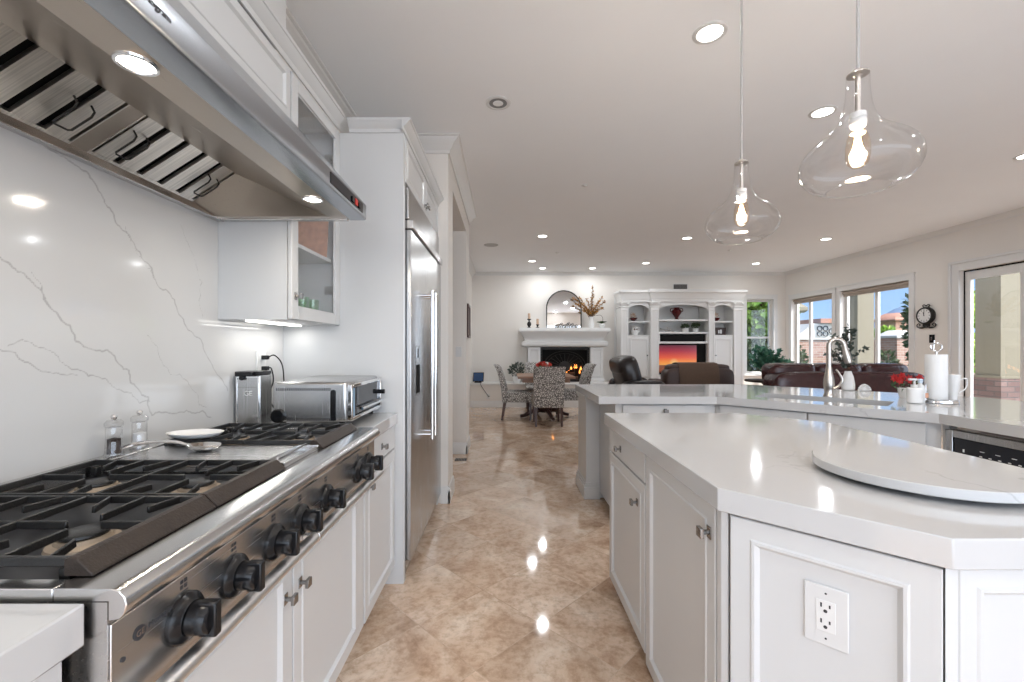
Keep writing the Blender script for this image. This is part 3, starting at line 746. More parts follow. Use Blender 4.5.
# knobs
for ky in (.728, .862, 1.010, 1.140, 1.305, 1.585, 1.705):
    kz = .805
    bm = nb(); q = Vector((1, 0, 0)).to_track_quat('Z', 'Y').to_matrix().to_4x4()
    lathe(bm, [(.041, 0), (.041, .006), (.036, .012), (.030, .014), (.028, .016), (.0001, .016)], 32, (-.5412, ky, kz), q); kb = mk('knob', bm, 'black', rt)
    bm = nb(); lathe(bm, [(.027, 0), (.026, .012), (.0245, .030), (.022, .034), (.0001, .035)], 28, (-.5250, ky, kz), q)
    box(bm, -.512, -.482, ky-.0085, ky+.0085, kz-.029, kz+.029); mk('knob_grip', bm, 'black', kb, .003)
    # small burner diagram above each knob
    bm = nb()
    for i, j in ((0, 0), (0, 1), (1, 0), (1, 1)):
        FC.box(bm, ky-.0075+i*.009, ky-.0015+i*.009, kz+.050+j*.009, kz+.056+j*.009, .003, .0036)
    FC.box(bm, ky-.009, ky+.0095, kz+.044, kz+.0455, .003, .0036)
    mk('burner_symbol', bm, 'ink', rt)
# badge
bm = nb(); q = Vector((1, 0, 0)).to_track_quat('Z', 'Y').to_matrix().to_4x4(); lathe(bm, [(.0105, 0), (.0105, .0012), (.0001, .0012)], 24, (-.5414, .640, .838), q); bg = mk('badge', bm, 'ink', rt)
mk('badge_lettering', text_bm('GE', .0125, FC.M4(.640, .838, .0046), .0003), 'chrome', bg)
mk('maker_lettering', text_bm('Monogram', .0125, FC.M4(.6555, .838, .0034), .0004, 'LEFT'), 'ink', rt)
bm = nb(); cyl(bm, (-.5414, .612, .818), (-.5400, .612, .818), .0035, 12); mk('ignition_symbol', bm, 'ink', rt)
# towel rail
bm = nb(); cyl(bm, (-.512, .602, .750), (-.512, 1.782, .750), .0150, 20); rl = mk('towel_rail', bm, 'steel_rail', rt)
bm = nb()
for yy in (.64, 1.165, 1.75): box(bm, -.5415, -.512, yy-.009, yy+.009, .742, .758)
cyl(bm, (-.512, 1.160, .750), (-.512, 1.170, .750), .0165, 20)
mk('rail_bracket', bm, 'steel_x', rt, .002)

# ------------------------------------------------------------------ hood
hd = thing('range_hood', 'wide stainless steel range hood with baffle filters over the cooktop', 'range hood', (-.9, 1.17, 1.775))
HY0, HY1 = .57, 1.775
bm = nb()
prof_y(bm, [(-.5735, 1.847), (-.570, 1.843), (-.570, 1.790), (-.573, 1.7835), (-.580, 1.782), (-.634, 1.782), (-.634, 1.786), (-.582, 1.786), (-.576, 1.80), (-.580, 1.845), (-.868, 2.178), (-.868, 2.184)], HY0, HY1)
mk('canopy', bm, 'steel_cool', hd)
bm = nb()
for yy in (HY0+.001, HY1-.004): extr(bm, [(-.580, yy, 1.79), (-1.177, yy, 1.79), (-1.177, yy, 2.18), (-.868, yy, 2.18), (-.580, yy, 1.84)], (0, .003, 0))
mk('end_plate', bm, 'steel_warm', hd)
bm = nb()
b_ = 1.7835; y_n, y_f = .62, 1.725; fn, ff = .75, 1.590
def vq(*ps): bm.faces.new([bm.verts.new(p) for p in ps])
vq((-.6375, HY0+.004, b_), (-.708, HY0+.004, b_), (-.708, HY1-.004, b_), (-.6375, HY1-.004, b_)); box(bm, -.6375, -.6365, HY0+.004, HY1-.004, b_, b_+.006)
bmS = bm
mk('lamp_strip', bm, 'steel_warm', hd)
bm = nb()
vq((-.708, y_n, b_), (-.708, y_f, b_), (-.99, ff, 1.90), (-.99, fn, 1.90))
vq((-.708, y_f, b_), (-1.150, y_f, b_), (-1.15, ff, 1.7975), (-.99, ff, 1.90))
vq((-.708, y_n, b_), (-1.150, y_n, b_), (-1.15, fn, 1.7975), (-.99, fn, 1.90))
vq((-.708, y_f, b_), (-1.150, y_f, b_), (-1.15, HY1-.03, b_), (-.708, HY1-.03, b_)); vq((-.708, y_n, b_), (-1.150, y_n, b_), (-1.15, HY0+.03, b_), (-.708, HY0+.03, b_))
mk('inner_pan', bm, 'steel_warm', hd)
bm = nb(); box(bm, -1.1775, -1.150, HY0+.004, HY1-.004, 1.774, 1.800); box(bm, -1.15, -.640, HY1-.030, HY1-.004, 1.776, 1.802); box(bm, -1.15, -.640, HY0+.004, HY0+.030, 1.776, 1.802)
mk('drip_rail', bm, 'steel_y', hd, .002)
bm = nb()
for xx in (-1.06, -.92, -.78): cyl(bm, (xx, HY1-.031, 1.789), (xx, HY1-.0345, 1.789), .0045, 10)
mk('rivet', bm, 'knobmetal', hd)
fu = Vector((-.16, 0, -.1025)).normalized(); fL = math.hypot(.16, .1025); fnrm = Vector((.1025, 0, -.16)).normalized()
def fbox(bm, s0, s1, y0, y1, c0, c1):
    o = Vector((-.99, 0, 1.90)); v = []
    for c in (c0, c1):
        for s, y in ((s0, y0), (s1, y0), (s1, y1), (s0, y1)): p = o+fu*s+fnrm*c; v.append(bm.verts.new((p.x, y, p.z)))
    for f in ((3,2,1,0),(4,5,6,7),(0,1,5,4),(1,2,6,5),(2,3,7,6),(3,0,4,7)): bm.faces.new([v[i] for i in f])
for y0, y1 in ((.752, 1.140), (1.188, 1.588)):
    bm = nb(); fbox(bm, 0, fL, y0, y1, -.030, -.022); fl = mk('filter', bm, 'blackmatte', hd)
    bm = nb(); n_ = 5; w = (y1-y0)/n_
    for k in range(n_):
        c = y0+w*(k+.5); hw = w*.36
        o = Vector((-.99, 0, 1.90)); poly = []
        for yy, cc in ((c-hw, -.010), (c-hw*.96, 0), (c+hw*.96, 0), (c+hw, -.010), (c+hw*.9, -.012), (c-hw*.9, -.012)):
            p = o+fnrm*cc; poly.append((p.x, yy, p.z))
        extr(bm, poly, fu*fL)
    mk('baffle', bm, 'baffle', fl)
    bm = nb(); 
    fbox(bm, fL-.010, fL, y0, y1, -.012, .001)
    fbox(bm, 0, fL-.010, y0, y0+.004, -.012, .001); fbox(bm, 0, fL-.010, y1-.004, y1, -.012, .001)
    mk('filter_frame', bm, 'baffle', fl)
    for yy in ((y1-.075,) if y0 < 1 else (y0+.045, y1-.05)):
        bm = nb(); o = Vector((-.99, 0, 1.90)); pts = []
        for s, y, c in ((.060, yy-.022, 0), (.062, yy-.022, .018), (.075, yy-.022, .024), (.135, yy-.022, .024), (.140, yy-.016, .024), (.140, yy+.016, .024), (.135, yy+.022, .024), (.075, yy+.022, .024), (.062, yy+.022, .018), (.060, yy+.022, 0)):
            p = o+fu*s+fnrm*c; pts.append((p.x, y, p.z))
        tube(bm, pts, .0026, 8); mk('wire_handle', bm, 'iron', fl)
bm = nb(); box(bm, -1.146, -.993, 1.1405, 1.1875, 1.805, 1.808)
bm.free(); bm = nb(); fbox(bm, 0, fL, 1.1405, 1.1875, -.004, 0); mk('filter_divider', bm, 'steel_warm', hd)
for yy in (.795, 1.523):
    bm = nb(); lathe(bm, [(.035, 0), (.034, -.004), (.029, -.005), (.0275, -.002)], 28, (-.678, yy, 1.7832), closed_ends=False); hl = mk('lamp_bezel', bm, 'chrome', hd)
    bm = nb(); lathe(bm, [(.028, -.0025), (.016, -.004), (.0001, -.0045)], 28, (-.678, yy, 1.7832)); mk('lamp_lens', bm, 'hoodlamp', hl)
    L = bpy.data.lights.new('hood', 'AREA'); L.shape = 'DISK'; L.size = .055; L.energy = 1.6; L.color = (1, .90, .76)
    o = bpy.data.objects.new('hood_beam', L); C.objects.link(o); o.location = (-.678, yy, 1.775)
FH = Face((-.5698, 0, 0), (0, 1, 0), (1, 0, 0))
bm = nb(); FH.box(bm, 1.410, 1.728, 1.797, 1.835, 0, .0018); cp = mk('control_display', bm, 'blackglass', hd, .001)
for s0_, s1_ in ((1.60, 1.625), (1.672, 1.690)):
    bm = nb(); FH.box(bm, s0_, s1_, 1.803, 1.822, .0018, .006); mk('fan_switch', bm, 'black', cp, .001)
bm = nb(); FH.box(bm, 1.637, 1.662, 1.803, 1.826, .0018, .005); mk('indicator_switch', bm, pm('red_switch', (.55, .03, .02), .4), cp, .001)
mk('maker_lettering', text_bm('Monogram', .017, FH.M4(.70, 1.817, .0004), .0004), 'ink', hd)

# ------------------------------------------------------------------ upper cabinets
FU = Face((-.895, 0, 0), (0, 1, 0), (1, 0, 0))
CC = [(0, 0), (.008, 0), (.010, .022), (.016, .027), (.034, .047), (.040, .058), (.046, .060), (.046, .074), (0, .074)]
t = thing('wall_cabinet', 'white wall cabinet above the range hood reaching the ceiling', 'cabinet', (-1.03, 1.17, 2.185))
bm = nb(); box(bm, -1.199, -.897, .40, 1.775, 2.186, 2.402); mk('body', bm, 'cab', t)
for a0, a1 in ((.41, 1.09), (1.095, 1.765)):
    bm = nb(); FU.panel(bm, a0, a1, 2.19, 2.398, frame=.045, t=.018); mk('door', bm, 'cab', t)
bm = nb(); box(bm, -1.199, -.893, .40, 1.765, 2.476, 2.948); mk('upper_box', bm, 'cab', t, .003)
t = thing('wall_cabinet', 'white wall cabinet with a glass door beside the range hood', 'cabinet', (-1.03, 2.05, 1.375))
bm = nb()
box(bm, -1.1795, -.897, 1.777, 1.795, 1.376, 2.402); box(bm, -1.1795, -.897, 2.280, 2.298, 1.376, 2.402)
box(bm, -1.1795, -.897, 1.795, 2.280, 1.376, 1.395); box(bm, -1.1795, -.897, 1.795, 2.280, 2.384, 2.402); box(bm, -1.1795, -1.170, 1.795, 2.280, 1.395, 2.384)
mk('body', bm, 'cab', t)
for z in (1.700, 2.04):
    bm = nb(); box(bm, -1.168, -.905, 1.797, 2.278, z, z+.016); mk('shelf', bm, 'cab', t)
bm = nb(); FU.frame(bm, 1.779, 2.296, 1.378, 2.400, 0, .018, .056)
FU.frame(bm, 1.831, 2.244, 1.430, 2.348, .004, .006, .008); dd = mk('door', bm, 'cab', t, .003)
bm = nb(); FU.box(bm, 1.833, 2.242, 1.432, 2.346, .004, .007); mk('door_glass', bm, 'glass', dd)
bm = nb(); FU.knob(bm, 1.808, 1.475, .018); mk('knob', bm, 'knobmetal', dd, .002)
bm = nb()
for z in (1.56, 2.25): box(bm, -.945, -.900, 2.262, 2.279, z-.02, z+.02); box(bm, -.915, -.900, 2.245, 2.262, z-.008, z+.008)
mk('hinge', bm, 'nickel', t)
bm = nb(); prof_y(bm, [(-.895+.018+a*.9-.0005, 2.4025+b) for a, b in CC], .40, 2.262); mk('crown_moulding', bm, 'cab', t)
bm = nb(); box(bm, -1.10, -1.06, 1.83, 2.25, 1.369, 1.3755); mk('under_cabinet_light', bm, 'striplamp', t)
L = bpy.data.lights.new('undercab', 'AREA'); L.shape = 'RECTANGLE'; L.size = .03; L.size_y = .42; L.energy = .55; L.color = (1, .97, .92)
o = bpy.data.objects.new('under_cabinet_beam', L); C.objects.link(o); o.location = (-1.08, 2.04, 1.358)
# contents of the glass cabinet
glz = [(1.90, -.96), (1.96, -1.03), (2.02, -.95), (2.08, -1.02), (2.14, -.955), (2.20, -1.03)]
for i, (yy, xx) in enumerate(glz):
    bm = nb(); lathe(bm, [(.0001, .0), (.026, 0), (.028, .004), (.031, .075), (.033, .10), (.030, .099), (.028, .07), (.024, .008), (.0001, .007)], 20, (xx, yy, 1.3955))
    tag(mk('tumbler', bm, 'greenglass'), 'short green-tinted tumbler on the bottom shelf of the glass-door cabinet', 'glass', 'green tumblers in the glass-door cabinet')
bm = nb(); extr(bm, [(-1.160, 2.235, 1.7165), (-.925, 2.235, 1.7165), (-.925, 2.268, 1.96), (-1.160, 2.268, 1.96)], (0, .006, 0)); tag(mk('picture_card', bm, 'coral'), 'orange and cream printed board leaning on the middle shelf of the glass-door cabinet', 'picture')

# ------------------------------------------------------------------ fridge and its surround
t = thing('fridge_surround', 'tall white panels and overhead cabinet framing the fridge', 'cabinet', (-.86, 2.9, 0))
bm = nb(); box(bm, -1.199, -.540, 2.300, 2.340, 0, 2.402); mk('side_panel', bm, 'cab', t, .002)
bm = nb(); box(bm, -1.199, -.540, 3.458, 3.498, 0, 2.402); mk('side_panel', bm, 'cab', t, .002)
bm = nb(); box(bm, -1.199, -.558, 2.341, 3.457, 2.152, 2.402); mk('overhead_box', bm, 'cab', t)
FF = Face((-.557, 0, 0), (0, 1, 0), (1, 0, 0))
for a0, a1, ka in ((2.345, 2.897, 2.865), (2.901, 3.455, 2.933)):
    bm = nb(); FF.panel(bm, a0, a1, 2.158, 2.398, frame=.048); dd = mk('door', bm, 'cab', t)
    bm = nb(); FF.knob(bm, ka, 2.205, .020); mk('knob', bm, 'knobmetal', dd, .002)
bm = nb(); prof_y(bm, [(-.541+a, 2.4025+b*.85) for a, b in CC], 2.262, 3.498)
prof_x(bm, [(2.301-a*.85, 2.4025+b*.85) for a, b in CC], -.828, -.541)
mk('crown_moulding', bm, 'cab', t)
fr = thing('fridge', 'tall built-in stainless steel side-by-side fridge with ice dispenser', 'fridge', (-.86, 2.9, 0))
bm = nb(); box(bm, -1.17, -.560, 2.344, 3.454, .005, 2.148); mk('body', bm, 'steel_z', fr)
Fd = Face((-.558, 0, 0), (0, 1, 0), (1, 0, 0))
for a0, a1 in ((2.362, 2.798), (2.804, 3.448)):
    bm = nb(); Fd.box(bm, a0, a1, .095, 1.905, 0, .046); dd = mk('door', bm, 'steel_z', fr, .004)
    ha = a1-.055 if a0 < 2.5 else a0+.055
    bm = nb(); cyl(bm, Fd.p(ha, .68, .098), Fd.p(ha, 1.62, .098), .0125, 16)
    for z in (.71, 1.59): cyl(bm, Fd.p(ha, z, .045), Fd.p(ha, z, .098), .010, 12)
    mk('handle', bm, 'chrome', dd)
bm = nb(); Fd.box(bm, 2.362, 3.448, 1.965, 2.140, 0, .030); mk('top_grille', bm, 'steel_z', fr, .003)
bm = nb(); Fd.box(bm, 2.362, 3.448, 1.912, 1.960, 0, .058); mk('grille_lip', bm, 'steel_y', fr, .004)
bm = nb(); Fd.box(bm, 2.362, 3.448, .015, .085, 0, .010); mk('kick_plate', bm, 'knobmetal', fr, .002)
bm = nb(); Fd.box(bm, 2.47, 2.60, .98, 1.27, .046, .0475); dp = mk('dispenser', bm, 'knobmetal', fr, .001)
bm = nb(); Fd.box(bm, 2.482, 2.588, .995, 1.16, .0475, .0485); mk('dispenser_recess', bm, 'blackmatte', dp)
bm = nb(); Fd.box(bm, 2.482, 2.588, 1.20, 1.255, .0475, .0485); mk('dispenser_display', bm, 'blackglass', dp)

# ------------------------------------------------------------------ things on the left counter
def rel(t, name, bm, mat, bev=0, seg=2): return mk(name, bm, mat, t, bev, seg)
to = thing('toaster_oven', 'brushed steel toaster oven with a dark front window on the left counter', 'toaster oven', (-.83, 2.06, .915))
TX0, TX1, TY0, TY1, TZ0, TZ1 = -.987, -.672, 1.832, 2.284, .942, 1.113
bm = nb(); box(bm, TX0, TX1, TY0, TY1, TZ0, TZ1); rel(to, 'housing', bm, 'steel_z', .012, 3)
bm = nb(); FTn = Face((0, TY0, 0), (1, 0, 0), (0, -1, 0))
for k in range(30): FTn.box(bm, -.970+k*.0078, -.9665+k*.0078, 1.076, 1.088, 0, .0012)
rel(to, 'upper_vent', bm, 'ink')
bm = nb()
for k in range(26): FTn.box(bm, -.925+k*.0078, -.9215+k*.0078, .948, .961, 0, .0012)
rel(to, 'lower_vent', bm, 'ink')
bm = nb(); 
poly = [(-.7285+.011*math.cos(a), TY0-.0005, 1.070+.011*math.sin(a)) for a in [PI*i/8 for i in range(9)]]+[(-.7395, TY0-.0005, .950), (-.7175, TY0-.0005, .950)]
extr(bm, poly, (0, -.003, 0)); rel(to, 'side_grip', bm, 'black')
bm = nb(); cyl(bm, (-.960, TY0+.02, .970), (-.960, TY0-.014, .970), .030, 24); rel(to, 'rear_spacer', bm, 'black', .004)
bm = nb()
for xx in (TX0+.03, TX1-.03):
    for yy in (TY0+.03, TY1-.03): cyl(bm, (xx, yy, .9145), (xx, yy, .945), .013, 12)
rel(to, 'feet', bm, 'black')
FT = Face((TX1, 0, 0), (0, 1, 0), (1, 0, 0))
bm = nb(); FT.frame(bm, TY0+.006, TY1-.004, TZ0+.004, TZ1-.010, 0, .022, .016); rel(to, 'front_frame', bm, 'chrome', .004)
bm = nb(); FT.box(bm, TY0+.088, TY1-.020, TZ0+.022, TZ1-.028, .002, .010); rel(to, 'door_window', bm, 'blackglass', .002)
bm = nb(); FT.box(bm, TY0+.022, TY0+.048, TZ0+.022, TZ1-.028, .004, .020); rel(to, 'control_strip', bm, pm('bluish_panel', (.25, .40, .55), .2), .003)
bm = nb(); FT.box(bm, TY0+.05, TY0+.085, TZ0+.022, TZ1-.028, .002, .012); rel(to, 'control_frame', bm, 'black', .002)
bm = nb()
cyl(bm, FT.p(TY0+.10, TZ0+.045, .034), FT.p(TY1-.03, TZ0+.045, .034), .006, 12)
for a in (TY0+.12, TY1-.05): cyl(bm, FT.p(a, TZ0+.045, .008), FT.p(a, TZ0+.045, .034), .005, 10)
rel(to, 'door_handle', bm, 'chrome')
bm = nb(); cyl(bm, FT.p(TY1-.015, 1.03, .010), FT.p(TY1-.015, 1.03, .040), .012, 16); rel(to, 'dial', bm, 'black', .002)

co = thing('can_opener', 'upright steel electric can opener in the corner by the backsplash', 'can opener', (-1.115, 1.915, .9145))
bm = nb(); prof_y(bm, [(-1.172, .915), (-1.058, .915), (-1.060, 1.140), (-1.170, 1.140)], 1.872, 1.965); rel(co, 'housing', bm, 'steel_z', .006, 3)
FO = Face((0, 1.872, 0), (1, 0, 0), (0, -1, 0))
bm = nb(); FO.frame(bm, -1.166, -1.066, .922, 1.135, 0, .003, .007); rel(co, 'front_trim', bm, 'chrome', .001)
bm = nb(); box(bm, -1.170, -1.060, 1.868, 1.962, 1.1405, 1.156); box(bm, -1.160, -1.085, 1.852, 1.870, 1.135, 1.154); cyl(bm, (-1.135, 1.868, 1.128), (-1.135, 1.855, 1.128), .010, 14); rel(co, 'cutting_lever', bm, 'black', .003)
rel(co, 'maker_lettering', text_bm('GE', .030, FO.M4(-1.113, 1.06, .0005), .0004), 'white')
bm = nb(); FO.box(bm, -1.158, -1.074, 1.075+.012, 1.0885, 0, .0008); rel(co, 'seam', bm, 'knobmetal')

ou = thing('wall_outlet', 'white wall outlet on the backsplash with two black plugs', 'outlet', (-1.18, 2.085, 1.17))
FW = Face((-1.1795, 0, 0), (0, 1, 0), (1, 0, 0))
bm = nb(); FW.box(bm, 2.045, 2.125, 1.125, 1.245, 0, .006); rel(ou, 'cover_plate', bm, 'white', .002)
bm = nb()
for z in (1.160, 1.212): FW.box(bm, 2.068, 2.102, z-.014, z+.014, .006, .008)
rel(ou, 'receptacle', bm, 'white', .002)
def cord(name, pts, label, r=.0032):
    e = thing(name, label, 'power cord', pts[-1])
    bm = nb(); p = Vector(pts[0]); box(bm, p.x, p.x+.030, p.y-.011, p.y+.011, p.z-.010, p.z+.010); rel(e, 'plug', bm, 'black', .003)
    bm = nb(); tube(bm, spline([(p.x+.028, p.y, p.z)]+list(pts[1:]), 8), r, 8); rel(e, 'cable', bm, 'black')
cord('power_cord', [(-1.1712, 2.085, 1.212), (-1.115, 2.09, 1.222), (-1.085, 2.10, 1.18), (-1.080, 2.11, 1.10), (-1.085, 2.12, 1.00), (-1.03, 2.10, .925), (-.992, 2.09, .96)], 'black cord from the upper plug down to the toaster oven')
cord('power_cord', [(-1.1712, 2.085, 1.160), (-1.125, 2.08, 1.158), (-1.105, 2.06, 1.10), (-1.11, 2.03, 1.02), (-1.05, 2.02, .94), (-1.035, 1.995, .925), (-1.09, 1.985, .955)], 'black cord from the lower plug looping beside the can opener')

# pepper and salt mills, spoon rest and spoon
def mill(name, x, y, z, fill, lab):
    t = thing(name, lab, 'mill', (x, y, z))
    bm = nb(); lathe(bm, [(.0001, .0), (.024, 0), (.0245, .004), (.021, .012), (.019, .05), (.0195, .075), (.0185, .082)], 24, (x, y, z)); rel(t, 'glass_body', bm, M['glass2'])
    bm = nb(); lathe(bm, [(.0001, .006), (.016, .006), (.0155, .048), (.0001, .052)], 18, (x, y, z)); rel(t, 'filling', bm, fill)
    bm = nb(); lathe(bm, [(.019, .083), (.022, .086), (.022, .096), (.016, .103), (.0001, .104)], 24, (x, y, z)); rel(t, 'cap', bm, M['glass2'])
    bm = nb(); lathe(bm, [(.004, .103), (.006, .106), (.0085, .112), (.006, .118), (.0001, .120)], 16, (x, y, z)); rel(t, 'finial', bm, 'chrome')
M['glass2'] = mat_glass_thin('thick_clear_acrylic', (.96, .96, .96), 1.5, extra=.06)
mill('pepper_mill', -1.136, 1.255, .9465, 'pepper', 'clear mill filled with black peppercorns at the back of the cooktop')
mill('salt_mill', -1.138, 1.345, .9465, 'salt', 'clear mill filled with white salt beside the pepper mill')
bm = nb(); q = Matrix.Diagonal((.62, 1.0, 1, 1))
lathe(bm, [(.0001, .002), (.05, .002), (.078, .009), (.088, .018), (.090, .020), (.086, .019), (.074, .013), (.05, .006), (.0001, .006)], 32, (-1.035, 1.445, .9575), Matrix.Diagonal((1.0, .62, 1, 1))); tag(mk('spoon_rest', bm, 'ceramic'), 'oval white ceramic spoon rest at the back of the griddle', 'dish')
sp = thing('serving_spoon', 'large stainless steel serving spoon lying on the griddle', 'spoon', (-.95, 1.33, .9435))
bm = nb(); lathe(bm, [(.0001, .0), (.020, .0018), (.034, .009), (.040, .018), (.041, .0205), (.038, .0185), (.031, .010), (.018, .004), (.0001, .0025)], 28, (-.925, 1.325, .9435), Matrix.Diagonal((1.25, .78, 1, 1))); rel(sp, 'bowl', bm, 'chrome')
bm = nb(); tube(bm, spline([(-.972, 1.323, .963), (-1.01, 1.320, .972), (-1.07, 1.315, .973), (-1.12, 1.30, .968), (-1.150, 1.28, .958)], 6), .005, 8, [.0045+.002*i/24 for i in range(25)]); rel(sp, 'handle', bm, 'chrome')
# ------------------------------------------------------------------ island
def face_from(p, q, out):
    "vertical face through plan points p->q with outward plan normal out"
    p = Vector((p[0], p[1], 0)); q = Vector((q[0], q[1], 0)); return Face(p, q-p, Vector((out[0], out[1], 0)))
isl_top = [(.524, 2.285), (.524, 1.066), (.810, .7805), (1.206, .7805), (1.492, 1.066), (1.492, 2.0), (1.206, 2.285)]
bm = nb(); prism(bm, isl_top, .857, .914); slab('worktop', bm, 'white quartz island worktop with clipped corners', bev=.0025)
isl = thing('kitchen_island', 'white panelled kitchen island with clipped corners and square knobs', 'kitchen island', (1.0, 1.5, 0))
bm = nb()
prism(bm, [(.562, 2.242), (.562, 1.076), (.820, .820), (1.196, .820), (1.452, 1.076), (1.452, 1.99), (1.196, 2.242)], .04, .856)
prism(bm, [(.63, 2.17), (.63, 1.11), (.86, .88), (1.15, .88), (1.38, 1.11), (1.38, 1.95), (1.15, 2.17)], 0, .04)
mk('body', bm, 'cab', isl)
FI = Face((.5615, 0, 0), (0, 1, 0), (-1, 0, 0))
bm = nb(); FI.panel(bm, 1.674, 2.236, .735, .849, style='flat', t=.021); dd = mk('drawer', bm, 'cab', isl, .002)
bm = nb(); FI.knob(bm, 2.02, .785, .021); mk('knob', bm, 'knobmetal', dd, .002)
bm = nb(); FI.panel(bm, 1.674, 2.236, .075, .725, frame=.060, t=.021); dd = mk('door', bm, 'cab', isl)
bm = nb(); FI.knob(bm, 1.765, .628, .021); mk('knob', bm, 'knobmetal', dd, .002)
bm = nb(); FI.panel(bm, 1.112, 1.660, .045, .849, frame=.060, t=.021); dd = mk('door', bm, 'cab', isl)
bm = nb(); FI.knob(bm, 1.142, .772, .021, 1.1); mk('knob', bm, 'knobmetal', dd, .002)
bm = nb(); prism(bm, [(.541, 1.104), (.541, 1.082), (.553, 1.070), (.5605, 1.077), (.5605, 1.104)], .045, .855); mk('corner_post', bm, 'cab', isl, .002)
FQ = face_from((.5585, 1.0675), (.8115, .8145), (-1, -1)); QL = math.hypot(.253, .253)
bm = nb(); FQ.panel(bm, .002, QL+.010, .045, .850, frame=.060, t=.014); mk('corner_panel', bm, 'cab', isl)
bm = nb(); prism(bm, [(.8195, .8045), (.812, .797), (.8375, .797), (.8375, .8190), (.8225, .8190)], .045, .855); mk('corner_post', bm, 'cab', isl, .002)
FN = Face((0, .8195, 0), (1, 0, 0), (0, -1, 0))
bm = nb(); FN.panel(bm, .840, 1.190, .045, .850, frame=.048, t=.021); mk('front_panel', bm, 'cab', isl)
FQ2 = face_from((1.205, .8115), (1.461, 1.0675), (1, -1))
bm = nb(); FQ2.panel(bm, .002, QL-.002, .045, .850, frame=.060, t=.014); mk('corner_panel', bm, 'cab', isl)
FI2 = Face((1.4525, 0, 0), (0, 1, 0), (1, 0, 0))
for a0, a1 in ((1.08, 1.53), (1.54, 1.98)):
    bm = nb(); FI2.panel(bm, a0, a1, .045, .850, frame=.060, t=.021); mk('side_panel', bm, 'cab', isl)
ao = (FQ.u.dot(Vector((.681, .919, 0))-FQ.o))
oi = thing('island_outlet', 'white double outlet on the clipped corner panel of the island', 'outlet', FQ.p(ao, .685, .004))
bm = nb(); FQ.panel(bm, ao-.039, ao+.039, .621, .749, .0063, t=.0045, style='flat'); mk('cover_plate', bm, pm('outlet_cover', (.63, .63, .625), .3), oi, .003)
bm = nb(); FQ.box(bm, ao-.017, ao+.017, .652, .718, .0108, .0120); rc = mk('receptacle', bm, 'white', oi, .001)
bm = nb()
for zc in (.668, .702):
    FQ.box(bm, ao-.0095, ao-.0065, zc+.001, zc+.010, .0120, .0125); FQ.box(bm, ao+.0055, ao+.0085, zc+.002, zc+.009, .0120, .0125)
    cyl(bm, FQ.p(ao-.0005, zc-.006, .0120), FQ.p(ao-.0005, zc-.006, .0125), .0036, 12)
for zc in (.637, .733): cyl(bm, FQ.p(ao, zc, .0108), FQ.p(ao, zc, .0113), .0022, 10)
mk('socket_hole', bm, 'ink', rc)

# turntable
tt_ = thing('turntable', 'large round white quartz turntable on the island', 'turntable', (1.10, 1.150, .914))
bm = nb(); lathe(bm, [(.0001, .9145), (.10, .9145), (.10, .926), (.0001, .926)], 32, (1.10, 1.15, 0)); mk('base', bm, 'nickel', tt_)
bm = nb(); lathe(bm, [(.0001, .9265), (.229, .9265), (.231, .9285), (.231, .9485), (.229, .9505), (.0001, .9505)], 96, (1.10, 1.15, 0)); mk('turntable_top', bm, 'quartz', tt_)

# ------------------------------------------------------------------ peninsula
def slab_hole(outer, inner, z0, z1):
    bm = nb(); loops = []
    for lp in (outer, inner):
        vs_ = [bm.verts.new((x, y, z1)) for x, y in lp]; loops.append(vs_)
        for i in range(len(vs_)): bm.edges.new((vs_[i], vs_[(i+1) % len(vs_)]))
    bmesh.ops.triangle_fill(bm, use_beauty=True, use_dissolve=False, edges=bm.edges[:], normal=(0, 0, 1))
    top = bm.faces[:]; low = {}
    for lp in loops:
        for v in lp: low[v] = bm.verts.new((v.co.x, v.co.y, z0))
    for f in top: bm.faces.new([low[v] for v in reversed(f.verts)])
    for lp in loops:
        n = len(lp)
        for i in range(n): bm.faces.new((lp[i], lp[(i+1) % n], low[lp[(i+1) % n]], low[lp[i]]))
    bmesh.ops.dissolve_limit(bm, angle_limit=.01, verts=bm.verts[:], edges=bm.edges[:]) if False else None
    return bm
def sd(s, d): return ((s+d)/2, (s-d)/2)   # from (x+y, x-y)
pen = [(.66, 3.04), (1.49, 3.04), (2.27, 2.26), (2.27, -1.0), (3.33, -1.0), (3.33, 2.97), (2.24, 4.06), (.66, 4.06)]
shole = [sd(4.80, -1.29), sd(4.80, -.29), sd(5.26, -.27), sd(5.26, -1.31)]
slab('worktop', slab_hole(pen, shole, .862, .914), 'long angled white quartz worktop holding the sink and faucet', bev=0)
def basin(bm, s0, s1, d0, d1, zt=.861, zb=.68, t=.004):
    P = [sd(s0, d0), sd(s0, d1), sd(s1, d1), sd(s1, d0)]
    k = .02
    Q = [sd(s0+k, d0+k), sd(s0+k, d1-k), sd(s1-k, d1-k), sd(s1-k, d0+k)]
    O = [sd(s0-.02, d0-.02), sd(s0-.02, d1+.02), sd(s1+.02, d1+.02), sd(s1+.02, d0-.02)]
    ro = [bm.verts.new((*p, zt)) for p in O]; r1 = [bm.verts.new((*p, zt)) for p in P]; r2 = [bm.verts.new((*p, zb)) for p in Q]
    for a, b in ((ro, r1), (r1, r2)):
        for i in range(4): bm.faces.new((a[i], a[(i+1) % 4], b[(i+1) % 4], b[i]))
    bm.faces.new(r2)
sk_ = thing('sink', 'undermounted double bowl stainless steel sink', 'sink', (2.12, 2.91, .68))
bm = nb(); basin(bm, 4.81, 5.25, -1.285, -.82); mk('bowl', bm, 'sinksteel', sk_)
bm = nb(); basin(bm, 4.81, 5.25, -.78, -.285); mk('bowl', bm, 'sinksteel', sk_)
